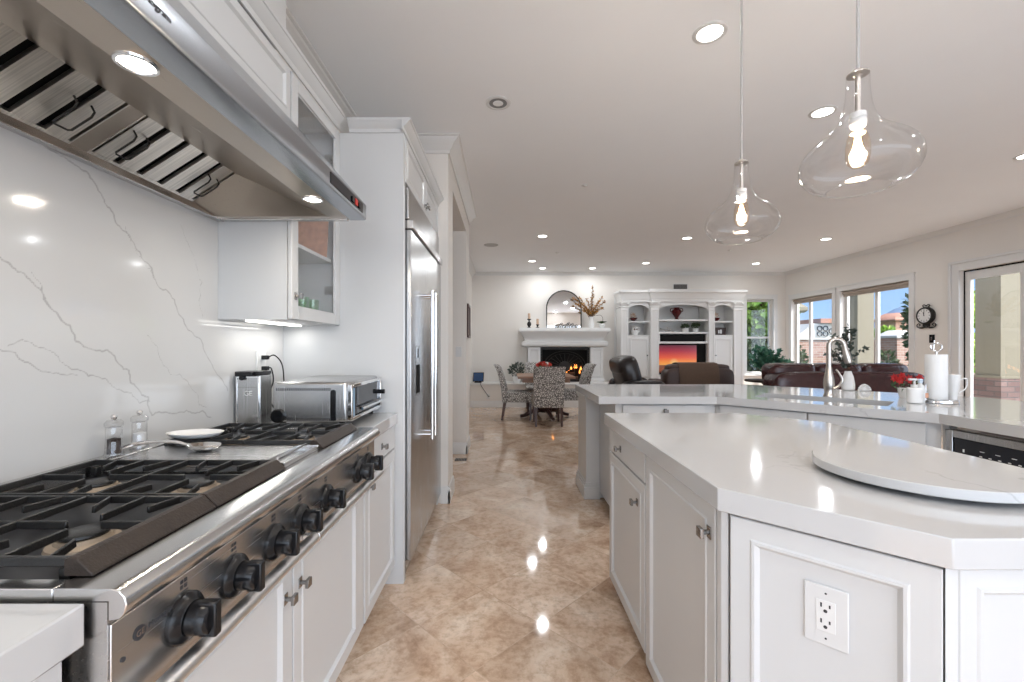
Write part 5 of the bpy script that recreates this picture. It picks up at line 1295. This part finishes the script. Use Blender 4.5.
# ------------------------------------------------------------------ built-in unit
bi = thing('built_in_unit', 'white built-in wall unit with arched niches and classical pilasters', 'wall unit', (3.78, 9.45, 0))
yF = 9.27; yC = 9.20; yW = YB-.002
bm = nb(); box(bm, 2.45, 5.12, yW-.03, yW, 0, 2.47)
for x0, x1 in ((2.484, 2.500), (3.10, 3.14), (4.47, 4.51), (5.09, 5.11)): pass
mk('back_panel', bm, 'trim', bi)
def pil(x0, x1, yf):
    bm = nb(); box(bm, x0, x1, yf, yW-.031, .12, 2.12); Fp = Face((0, yf, 0), (1, 0, 0), (0, -1, 0)); Fp.panel(bm, x0, x1, .16, 2.08, .0005, t=.014, frame=.028, style='shaker'); o = mk('pilaster', bm, 'trim', bi, .002)
    bm = nb(); cove(bm, x0, x1, yf, yW-.031, [(.02, 0), (.02, .09), (.012, .11), (0, .119)]); mk('pilaster_base', bm, 'trim', bi)
    bm = nb(); cove(bm, x0, x1, yf, yW-.031, [(0, 2.121), (.012, 2.13), (.004, 2.145), (.018, 2.18), (.035, 2.215), (.04, 2.228), (.02, 2.235)])
    for s in (x0+.01, x1-.01): cyl(bm, (s, yf-.045, 2.205), (s, yf-.005, 2.205), .024, 12)
    mk('capital', bm, 'trim', bi)
pil(2.484, 2.646, yF); pil(3.105, 3.276, yC); pil(4.336, 4.464, yC); pil(4.903, 5.110, yF)
def entab(x0, x1, yf, zt):
    bm = nb(); cove(bm, x0, x1, yf, yW-.031, [(.0, 2.236), (.005, 2.29), (.015, 2.30), (.02, 2.33), (.035, 2.37), (.050, 2.41), (.062, 2.43), (.070, 2.435), (.070, zt-.005), (.066, zt)]); mk('crown_moulding', bm, 'trim', bi)
entab(2.50, 3.19, yF-.01, 2.485); entab(3.12, 4.45, yC-.01, 2.495); entab(4.40, 5.10, yF-.01, 2.485)
def archhead(x0, x1, zs, zt, ztop, yf, th=.05):
    n_ = 22; cxm = (x0+x1)/2; a_ = (x1-x0)/2
    poly = [(x0, ztop), (x0, zs)]+[(cxm-a_*math.cos(PI*i/n_), zs+(zt-zs)*math.sin(PI*i/n_)) for i in range(1, n_)]+[(x1, zs), (x1, ztop)]
    bm = nb(); extr(bm, [(x, yf, z) for x, z in poly], (0, th, 0)); mk('arch_header', bm, 'trim', bi)
archhead(2.647, 3.104, 2.05, 2.176, 2.235, yF+.02); archhead(4.465, 4.902, 2.05, 2.176, 2.235, yF+.02); archhead(3.277, 4.335, 2.05, 2.176, 2.235, yC+.02)
for x0, x1, kx in ((2.647, 3.104, 3.05), (4.465, 4.902, 4.52)):
    bm = nb(); box(bm, x0, x1, yF+.02, yW-.031, 1.495, 1.53); mk('shelf', bm, 'trim', bi)
    bm = nb(); box(bm, x0, x1, yF+.03, yW-.031, 1.80, 1.83); mk('shelf', bm, 'trim', bi)
    bm = nb(); box(bm, x0, x1, yF+.022, yF+.04, .0, 1.494); mk('lower_front', bm, 'trim', bi)
    Fk = Face((0, yF+.0215, 0), (1, 0, 0), (0, -1, 0))
    bm = nb(); Fk.panel(bm, x0+.02, x1-.02, .62, 1.475, 0, frame=.05); dd = mk('door', bm, 'trim', bi)
    bm = nb(); Fk.knob(bm, kx, 1.09, .02); mk('knob', bm, 'knobmetal', dd)
    bm = nb(); Fk.panel(bm, x0+.02, x1-.02, .14, .60, 0, frame=.05); mk('door', bm, 'trim', bi)
for z0, z1, y_ in ((1.827, 1.862, yC+.03), (1.555, 1.592, yC+.02), (1.345, 1.388, yC+.02)):
    bm = nb(); box(bm, 3.277, 4.335, y_, yW-.031, z0, z1); mk('shelf', bm, 'trim', bi)
bm = nb(); box(bm, 3.277, 3.31, yC+.025, yW-.031, 1.389, 1.554); mk('soundbar_cheek', bm, 'trim', bi)
bm = nb(); box(bm, 4.302, 4.335, yC+.025, yW-.031, 1.389, 1.554); mk('soundbar_cheek', bm, 'trim', bi)
bm = nb(); box(bm, 3.277, 4.335, yC+.02, yW-.031, 0, .66); mk('tv_base', bm, 'trim', bi)
Fk = Face((0, yC+.0195, 0), (1, 0, 0), (0, -1, 0))
for a0, a1 in ((3.29, 3.80), (3.81, 4.32)):
    bm = nb(); Fk.panel(bm, a0, a1, .12, .62, 0, frame=.05); mk('door', bm, 'trim', bi)
bm = nb(); box(bm, 3.278, 4.334, yW-.045, yW-.0315, .662, 1.343); mk('tv_recess', bm, 'blackmatte', bi)  # back painted black to stand for the shadow in the recess
t = thing('television', 'flat television showing a red and orange sunset', 'television', (3.78, 9.33, .662))
bm = nb(); box(bm, 3.285, 4.325, 9.32, 9.37, .690, 1.335); mk('housing', bm, 'blackmatte', t, .004)
bm = nb(); box(bm, 3.297, 4.130, 9.3165, 9.3195, .715, 1.312); mk('screen', bm, 'sunset', t)
bm = nb(); box(bm, 4.131, 4.315, 9.3165, 9.3195, .715, 1.312); mk('recess_shade_strip', bm, 'blackmatte', t)  # black strip painted in for the recess shadow right of the picture
bm = nb(); box(bm, 3.55, 4.05, 9.30, 9.50, .6605, .670); box(bm, 3.75, 3.85, 9.34, 9.36, .670, .70); mk('stand', bm, 'black', t)
bm = nb(); box(bm, 3.33, 4.285, 9.26, 9.40, 1.3885, 1.535); tag(mk('soundbar', bm, 'blackmatte', None, .01), 'long black speaker in the slot above the television', 'speaker')
t = thing('urn', 'dark red glazed urn on the top centre shelf', 'urn', (3.74, 9.42, 1.8625))
bm = nb(); lathe(bm, [(.0001, 0), (.05, 0), (.045, .02), (.028, .035), (.06, .09), (.10, .15), (.105, .19), (.085, .225), (.05, .24), (.058, .262), (.065, .268), (.05, .262), (.0001, .22)], 32, (3.74, 9.42, 1.8625)); mk('urn_body', bm, 'redglaze', t)
bm = nb()
for s in (-1, 1): tube(bm, spline([(3.74+s*.10, 9.42, 2.03), (3.74+s*.135, 9.42, 2.06), (3.74+s*.12, 9.42, 2.11), (3.74+s*.06, 9.42, 2.115)], 5), .009, 8)
mk('handle', bm, 'redglaze', t)
for x, lab in ((2.80, 'dark red bowl with pale sprigs in the top left niche'), (4.60, 'dark red bowl with pale sprigs in the top right niche')):
    t = thing('footed_bowl', lab, 'bowl', (x, 9.42, 1.8305))
    bm = nb(); lathe(bm, [(.0001, 0), (.045, 0), (.035, .012), (.06, .03), (.085, .07), (.088, .075), (.08, .072), (.0001, .04)], 28, (x, 9.42, 1.8305)); mk('bowl_body', bm, 'redglaze', t)
    bm = nb(); random.seed(6); foliage(bm, (x, 9.42, 1.94), (.05, .04, .07), 60, .04, .008, 1.0); mk('sprigs', bm, 'candle', t)
t = thing('figurine', 'squat cream ceramic jug with dark spots in the left niche', 'figurine', (2.83, 9.42, 1.5305))
bm = nb(); lathe(bm, [(.0001, 0), (.055, 0), (.072, .05), (.070, .12), (.05, .17), (.058, .20), (.06, .205), (.045, .20), (.0001, .17)], 28, (2.83, 9.42, 1.5305)); mk('jug_body', bm, 'ceramic', t)
bm = nb(); tube(bm, spline([(2.885, 9.42, 1.70), (2.935, 9.42, 1.69), (2.93, 9.42, 1.62), (2.895, 9.42, 1.59)], 5), .010, 8); mk('handle', bm, 'ceramic', t)
bm = nb()
for a in (-1.9, -1.2): cyl(bm, (2.83+.066*math.cos(a), 9.42+.066*math.sin(a), 1.655), (2.83+.076*math.cos(a), 9.42+.076*math.sin(a), 1.655), .018, 12)
mk('spot', bm, 'twig', t)
t = thing('photo_frame', 'dark framed photo in the lower right niche', 'picture frame', (4.72, 9.45, 1.5305))
bm = nb(); Fz = Face((0, 9.45, 1.5305), (1, 0, 0), (0, -1, 0)); Fz.frame(bm, 4.60, 4.82, 0, .165, 0, .02, .025); Fz.box(bm, 4.61, 4.81, .01, .155, .0, .005); mk('frame', bm, 'darkwood', t)
bm = nb(); Fz.box(bm, 4.66, 4.69, .04, .11, .005, .007); Fz.box(bm, 4.70, 4.74, .035, .12, .005, .007); mk('photo', bm, 'ceramic', t)
bm = nb(); lathe(bm, [(.0001, 0), (.035, 0), (.04, .08), (.036, .085), (.0001, .075)], 20, (4.535, 9.40, 1.5305)); tag(mk('cup', bm, 'ceramic'), 'small pale cup beside the framed photo in the right niche', 'cup')
for x, r_, lab in ((3.92, .075, 'dark green plant in a wide white pot on the centre shelf'), (4.15, .06, 'taller dark green plant in a white pot on the centre shelf')):
    t = thing('potted_plant', lab, 'potted plant', (x, 9.40, 1.5925))
    bm = nb(); lathe(bm, [(.0001, 0), (r_*.8, 0), (r_, .075), (r_*1.02, .085), (r_*.9, .082), (.0001, .07)], 24, (x, 9.40, 1.5925)); mk('pot', bm, 'ceramic', t)
    bm = nb(); random.seed(int(x*100)); foliage(bm, (x, 9.40, 1.715+(.02 if r_ < .07 else 0)), (.085, .07, .045), 150, .040, .012, .7); mk('leaves', bm, 'hedge', t)
bm = nb()
tube(bm, spline([(3.32, 9.38, 1.63), (3.35, 9.38, 1.60), (3.38, 9.38, 1.68), (3.41, 9.38, 1.61), (3.45, 9.38, 1.65), (3.49, 9.38, 1.61), (3.52, 9.38, 1.70), (3.55, 9.38, 1.61), (3.60, 9.38, 1.66), (3.64, 9.38, 1.605), (3.69, 9.38, 1.65)], 5), .007, 6)
box(bm, 3.32, 3.70, 9.36, 9.40, 1.5925, 1.602)
tag(mk('word_ornament', bm, 'chrome'), 'curly silver script ornament on the left of the centre shelf', 'ornament')

# ------------------------------------------------------------------ dining table and chairs
def make_chair(loc, rz, label):
    t = thing('dining_chair', label, 'chair', loc, rz, 'patterned dining chairs around the table')
    bm = nb()
    P = [(-.245, -.02, .33), (.245, -.02, .33)]
    # padded seat block with skirt
    rings = []
    for z, s in ((.315, 1.0), (.32, 1.01), (.44, 1.0), (.475, .97), (.490, .88)):
        rings.append([bm.verts.new((x*s, (y-.02)*s+.02, z)) for x, y in ((-.24, -.22), (.24, -.22), (.245, .27), (-.245, .27))])
    for i in range(4):
        for k in range(4): bm.faces.new((rings[i][k], rings[i][(k+1) % 4], rings[i+1][(k+1) % 4], rings[i+1][k]))
    bm.faces.new(rings[0][::-1]); bm.faces.new(rings[-1])
    mk('seat', bm, 'fabric', t, .012, 2, local=True)
    bm = nb(); rings = []
    for z, yb, th, w in ((.30, -.245, .070, .236), (.33, -.250, .085, .24), (.50, -.262, .085, .242), (.66, -.290, .078, .246), (.80, -.325, .070, .250), (.90, -.360, .066, .250), (.945, -.392, .062, .248), (.958, -.405, .040, .240)):
        rings.append([bm.verts.new((x, y, z)) for x, y in ((-w, yb), (-w*.5, yb-.012), (w*.5, yb-.012), (w, yb), (w, yb+th), (w*.5, yb+th-.01), (-w*.5, yb+th-.01), (-w, yb+th))])
    for i in range(len(rings)-1):
        for k in range(8): bm.faces.new((rings[i][k], rings[i][(k+1) % 8], rings[i+1][(k+1) % 8], rings[i+1][k]))
    bm.faces.new(rings[0][::-1]); bm.faces.new(rings[-1])
    mk('backrest', bm, 'fabric', t, .008, 2, local=True)
    for x, y, dy in ((-.205, -.21, -.05), (.205, -.21, -.05), (-.21, .235, 0), (.21, .235, 0)):
        bm = nb(); r = [[bm.verts.new((x+a*s, y+dyy+b*s, z)) for a, b in ((-1, -1), (1, -1), (1, 1), (-1, 1))] for z, s, dyy in ((0, .015, dy), (.16, .019, dy*.5), (.318, .024, 0))]
        for i in range(2):
            for k in range(4): bm.faces.new((r[i][k], r[i][(k+1) % 4], r[i+1][(k+1) % 4], r[i+1][k]))
        bm.faces.new(r[0][::-1]); bm.faces.new(r[-1]); mk('leg', bm, 'darkwood', t, .002, 1, local=True)
    return t
c0 = make_chair((.700, 7.13, 0), 0, 'patterned dining chair seen from behind, in front of the table')
dup(c0, (.215, 7.68, 0), -PI/2-.05, 'patterned dining chair at the left side of the table, in profile')
dup(c0, (1.225, 7.95, 0), PI/2+.08, 'patterned dining chair at the right side of the table, in profile')
dup(c0, (.66, 8.62, 0), PI, 'patterned dining chair at the far side of the table, facing the kitchen')
dt = thing('dining_table', 'square wooden pedestal dining table', 'table', (.72, 7.84, 0))
bm = nb(); box(bm, .22, 1.20, 7.35, 8.33, .725, .765); mk('tabletop', bm, 'wood', dt, .006)
bm = nb(); box(bm, .30, 1.12, 7.43, 8.25, .655, .7245); mk('apron', bm, 'wood', dt, .003)
bm = nb(); lathe(bm, [(.09, .09), (.13, .12), (.14, .18), (.10, .26), (.07, .34), (.085, .42), (.11, .50), (.09, .58), (.14, .64), (.14, .654)], 28, (.72, 7.84, 0)); mk('pedestal', bm, 'darkwood', dt)
for a in range(4):
    an = PI/4+a*PI/2; an = a*PI/2+.25; bm = nb(); d_ = Vector((math.cos(an), math.sin(an), 0)); tube(bm, spline([Vector((.72, 7.84, .13))+d_*.08, Vector((.72, 7.84, .115))+d_*.22, Vector((.72, 7.84, .045))+d_*.38, Vector((.72, 7.84, .03))+d_*.46], 5), .03, 8, [.045-.018*i/15 for i in range(16)]); mk('foot', bm, 'darkwood', dt)
t = thing('flower_centrepiece', 'coral red flowers in a low bowl on the dining table', 'flowers', (.72, 7.9, .7655))
bm = nb(); lathe(bm, [(.0001, 0), (.05, 0), (.075, .05), (.08, .09), (.07, .088), (.0001, .06)], 24, (.72, 7.9, .7655)); mk('bowl', bm, 'ceramic', t)
bm = nb(); random.seed(13)
for k in range(13):
    c_ = Vector((.72, 7.9, .93))+Vector((random.uniform(-.13, .13), random.uniform(-.08, .08), random.uniform(-.05, .05)))
    for j in range(14): leaf(bm, c_, rv()+Vector((0, 0, .4)), rv(), .05, .02)
mk('petals', bm, pm('coral_petal', (.62, .07, .05), .5, noise_amt=.2, nscale=30), t)
bm = nb(); foliage(bm, (.72, 7.9, .88), (.10, .08, .05), 60, .05, .014); mk('leaves', bm, 'leaf', t)

# ------------------------------------------------------------------ sofas
t = thing('armchair', 'dark leather recliner armchair turned to the right, left of the loveseat', 'armchair', (1.95, 6.95, 0))
bm = nb(); puff(bm, (1.96, 7.0, .83), (.155, .42, .30), .45, M4=Matrix.Rotation(R(-14), 4, 'Y')); mk('backrest', bm, 'leather_dark', t)
bm = nb(); puff(bm, (1.89, 7.0, .97), (.14, .40, .13), .5, M4=Matrix.Rotation(R(-10), 4, 'Y')); mk('head_cushion', bm, 'leather_dark', t)
bm = nb(); puff(bm, (2.14, 7.0, .22), (.34, .44, .22), .3); mk('base', bm, 'leather_dark', t)
bm = nb(); puff(bm, (2.16, 7.0, .50), (.30, .28, .10), .4); mk('seat_cushion', bm, 'leather_dark', t)
for y_ in (6.60, 7.40):
    bm = nb(); puff(bm, (2.12, y_, .46), (.34, .12, .30), .4); mk('armrest', bm, 'leather_dark', t)
t = thing('loveseat', 'brown leather loveseat seen from behind with a throw over its back', 'sofa', (3.1, 7.2, 0))
bm = nb(); puff(bm, (3.10, 6.98, .58), (.555, .16, .36), .28); mk('backrest', bm, 'suede', t)
bm = nb(); puff(bm, (3.10, 6.99, .90), (.50, .14, .10), .4); mk('top_cushion', bm, 'suede', t)
bm = nb(); puff(bm, (3.10, 7.35, .27), (.55, .45, .24), .3); mk('base', bm, 'suede', t)
for x_ in (2.62, 3.58):
    bm = nb(); puff(bm, (x_, 7.36, .44), (.11, .44, .28), .4); mk('armrest', bm, 'suede', t)
th_ = nb(); prof_x(th_, [(6.800, .50), (6.792, .62), (6.800, .82), (6.828, .95), (6.87, 1.008), (6.99, 1.022), (7.11, 1.005), (7.15, .93), (7.16, .70), (7.15, .70), (7.14, .92), (7.10, .995), (6.99, 1.012), (6.88, .998), (6.838, .94), (6.810, .82), (6.802, .62), (6.808, .50)], 2.75, 3.38)
th = mk('throw_blanket', th_, 'throw', None, .003); tag(th, 'brown throw draped over the back of the loveseat', 'blanket')
t = thing('sofa', 'long oxblood leather sofa seen from behind, in front of the windows', 'sofa', (4.1, 5.4, 0))
bm = nb(); puff(bm, (4.15, 5.30, .55), (.92, .17, .42), .22, 40, 16); mk('backrest', bm, 'leather', t)
for k, x_ in enumerate((3.58, 4.15, 4.72)):
    bm = nb(); puff(bm, (x_, 5.46, .93), (.285, .16, .135), .42); mk('back_cushion', bm, 'leather', t)
bm = nb(); puff(bm, (4.15, 5.75, .25), (.92, .52, .24), .25, 32); mk('base', bm, 'leather', t)
for k, x_ in enumerate((3.70, 4.15, 4.60)):
    bm = nb(); puff(bm, (x_, 5.82, .50), (.225, .40, .09), .35); mk('seat_cushion', bm, 'leather', t)
for x_ in (3.36, 4.94):
    bm = nb(); puff(bm, (x_, 5.72, .40), (.12, .52, .25), .35); mk('armrest', bm, 'leather', t)
t = thing('side_table', 'dark round side table left of the oxblood sofa', 'table', (4.12, 6.80, 0))
bm = nb(); lathe(bm, [(.0001, .77), (.30, .77), (.31, .775), (.31, .795), (.30, .80), (.0001, .80)], 36, (4.12, 6.80, -.05)); mk('tabletop', bm, pm('dark_table_top', (.03, .022, .02), .6, spec=.2), t)
bm = nb(); lathe(bm, [(.16, .05), (.16, .07), (.04, .10), (.03, .40), (.05, .72), (.10, .769)], 24, (4.12, 6.80, -.05)); mk('pedestal', bm, 'iron', t)
t = thing('plant_vase', 'clear glass vase of blue-green leafy stems on the side table', 'potted plant', (4.12, 6.78, .7505))
bm = nb(); lathe(bm, [(.0001, 0), (.06, 0), (.07, .01), (.072, .10), (.055, .15), (.065, .18), (.068, .18), (.058, .15), (.066, .10), (.06, .015), (.0001, .014)], 28, (4.12, 6.78, .7505)); mk('vase_body', bm, 'glass2', t)
bm = nb(); bl = nb(); random.seed(33)
for k in range(24):
    a = random.uniform(0, 2*PI); s_ = random.uniform(.05, .26); h = random.uniform(.10, .42)
    tp = Vector((4.18+s_*math.cos(a)*1.1, 6.78+s_*math.sin(a)*.8, .92+h*.8)); pts = spline([(4.12, 6.78, .78), (4.13+s_*.25*math.cos(a), 6.78+s_*.2*math.sin(a), .90+h*.35), tp], 6); tube(bm, pts, .0028, 5)
    for p in pts[5:]:
        for _ in range(4): leaf(bl, p, rv()+Vector((math.cos(a), math.sin(a), .2)), rv(), .085, .026)
mk('stem', bm, 'leaf', t); mk('leaves', bl, 'leaf_blue', t)
# ------------------------------------------------------------------ outside
bm = nb(); box(bm, XR+.16, 30, -12, YB+.15, -.16, -.05); struct('patio', bm, 'patio')
bm = nb(); box(bm, -12, XR+.15, -16, Y0-.13, -.16, -.05); struct('bounce_ground', bm, pm('bounce_paving', (.78, .79, .80), .9, noise_amt=.05))  # unseen pale ground added to bounce sunlight up onto the ceiling
bm = nb(); box(bm, -30, 60, YB+.16, 60, -.16, -.06); o = struct('garden_ground', bm, 'hedge')
def column(x0, y0, s, label):
    t = thing('porch_column', label, 'column', (x0+s/2, y0+s/2, -.05))
    bm = nb(); box(bm, x0, x0+s, y0, y0+s, .78, 3.2); mk('shaft', bm, 'stucco', t)
    bm = nb(); box(bm, x0-.04, x0+s+.04, y0-.04, y0+s+.04, -.05, .76); mk('brick_base', bm, 'brick_dark', t)
    bm = nb(); box(bm, x0-.05, x0+s+.05, y0-.05, y0+s+.05, .76, .80); mk('cap', bm, 'stucco', t)
column(8.0, 6.97, .38, 'tan stucco porch column on a dark brick base outside the glass door')
column(8.0, 9.80, .37, 'tan stucco porch column outside the window beside the clock')
def brickwall(x0, x1, y0, y1, zt, label):
    t = thing('garden_wall', label, 'wall', ((x0+x1)/2, (y0+y1)/2, -.06))
    bm = nb(); box(bm, x0, x1, y0, y1, -.06, zt-.07); mk('brickwork', bm, 'brick', t)
    bm = nb(); box(bm, x0-.05, x1+.05, y0-.05, y1+.05, zt-.07, zt); mk('coping', bm, 'white_stucco', t, .01)
brickwall(9.6, 24, 15.5, 15.8, 1.60, 'long low brick garden wall with pale coping beyond the windows')
t = thing('gate_pier', 'brick pier with a pale pyramid cap on the garden wall', 'pier', (13.9, 14.9, -.06))
bm = nb(); box(bm, 13.25, 14.15, 14.6, 15.3, -.06, 1.58); mk('brickwork', bm, 'brick', t)
bm = nb(); cove(bm, 13.2, 14.2, 14.55, 15.35, [(0, 1.585), (0, 1.66), (-.12, 1.74), (-.40, 1.86)]); mk('cap', bm, 'white_stucco', t)
# neighbouring houses
t = thing('gable_house', 'white stucco house with a terracotta roof and round iron ornaments beyond the wall', 'house', (17.5, 26, 0))
bm = nb(); extr(bm, [(16.0, 24, -.06), (18.8, 24, -.06), (18.8, 24, 2.60), (17.1, 24, 2.60), (16.0, 24, 1.7)], (0, 6, 0)); mk('wall', bm, 'white_stucco', t)
bm = nb(); box(bm, 17.4, 18.95, 23.8, 30, 2.605, 2.86); mk('roof', bm, 'rooftile', t)
bm = nb()
for cx_, cz_ in ((17.45, 2.32), (17.78, 2.32), (17.45, 2.02), (17.78, 2.02), (18.1, 2.17)):
    tube(bm, [(cx_+.13*math.cos(a), 23.95, cz_+.13*math.sin(a)) for a in [2*PI*i/18 for i in range(19)]], .025, 6)
mk('iron_ornament', bm, 'iron', t)
t = thing('stucco_house', 'pale tan two-storey house at the left of the window view', 'house', (14, 21, 0))
bm = nb(); box(bm, 13.3, 14.0, 20.5, 24, -.06, 2.9); mk('wall', bm, 'white_stucco', t)
bm = nb(); cove(bm, 13.2, 14.05, 20.4, 24.1, [(.05, 2.901), (.15, 3.0), (.15, 3.15), (-.2, 3.5)]); mk('roof', bm, 'stucco', t)
t = thing('tower', 'small terracotta-roofed tower beyond the garden wall', 'tower', (31, 34, 0))
bm = nb(); box(bm, 30.2, 31.8, 33.4, 35, -.06, 3.3); mk('shaft', bm, 'coral', t)
bm = nb(); cove(bm, 30.2, 31.8, 33.4, 35, [(.35, 3.3), (.4, 3.4), (.1, 3.7), (-.6, 4.0)]); mk('roof', bm, 'rooftile', t)
# trees and shrubs
def tree(name, x, y, z, s, n, L, W, mat, label, trunk=True, cat='tree'):
    t = thing(name, label, cat, (x, y, -.06))
    if trunk:
        bm = nb(); tube(bm, spline([(x, y, -.06), (x+.08, y, z*.4), (x-.03, y, z)], 4), .1, 8, [.14-.008*i for i in range(9)]); mk('trunk', bm, 'twig', t)
    bm = nb(); random.seed(int(abs(x*31+y*17)))
    foliage(bm, (x, y, z), s, n, L, W, .1); mk('foliage', bm, mat, t)
tree('leafy_tree', 7.95, 13.4, 3.0, (.86, 1.0, 1.5), 3000, .26, .09, 'tree', 'bright yellow-green tree filling the upper half of the far window')
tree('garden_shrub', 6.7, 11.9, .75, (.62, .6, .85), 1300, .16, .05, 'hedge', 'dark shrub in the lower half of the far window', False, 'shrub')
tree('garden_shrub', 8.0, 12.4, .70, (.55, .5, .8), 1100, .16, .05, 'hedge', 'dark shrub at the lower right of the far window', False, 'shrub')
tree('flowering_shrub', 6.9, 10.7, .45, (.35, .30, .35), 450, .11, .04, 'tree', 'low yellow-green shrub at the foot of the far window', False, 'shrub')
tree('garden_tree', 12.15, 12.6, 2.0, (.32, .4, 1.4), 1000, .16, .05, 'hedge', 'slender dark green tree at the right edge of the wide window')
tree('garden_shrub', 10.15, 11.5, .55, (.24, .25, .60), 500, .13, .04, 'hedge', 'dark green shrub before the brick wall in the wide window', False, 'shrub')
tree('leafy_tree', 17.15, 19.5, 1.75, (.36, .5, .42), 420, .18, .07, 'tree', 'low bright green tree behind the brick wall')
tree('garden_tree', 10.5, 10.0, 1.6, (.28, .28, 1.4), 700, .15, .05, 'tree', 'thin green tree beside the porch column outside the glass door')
# mountains
t = nb(); random.seed(17)
pts = []
ang0, ang1, n_ = 20, 62, 90
Rr = 900
for i in range(n_+1):
    a = R(ang0+(ang1-ang0)*i/n_); xx = Rr*math.sin(a); yy = Rr*math.cos(a)
    dx = xx/yy
    h = 26+16*noise.noise((dx*3.1, 2.0, 0))+7*noise.noise((dx*9, 5, 0))+3*noise.noise((dx*26, 1, 0))
    h += 40*math.exp(-((dx-.94)/.13)**2)
    pts.append((xx, yy, h))
f0 = [t.verts.new((x, y, -5)) for x, y, h in pts]; f1 = [t.verts.new((x*1.15, y*1.15, h*.62)) for x, y, h in pts]; f2 = [t.verts.new((x*1.3, y*1.3, h*1.3)) for x, y, h in pts]; f3 = [t.verts.new((x*1.6, y*1.6, -5)) for x, y, h in pts]
for A_, B_ in ((f0, f1), (f1, f2), (f2, f3)):
    for i in range(n_): t.faces.new((A_[i], A_[i+1], B_[i+1], B_[i]))
tag(mk('mountain_range', t, 'mountain'), 'hazy blue mountains on the horizon', 'mountains')
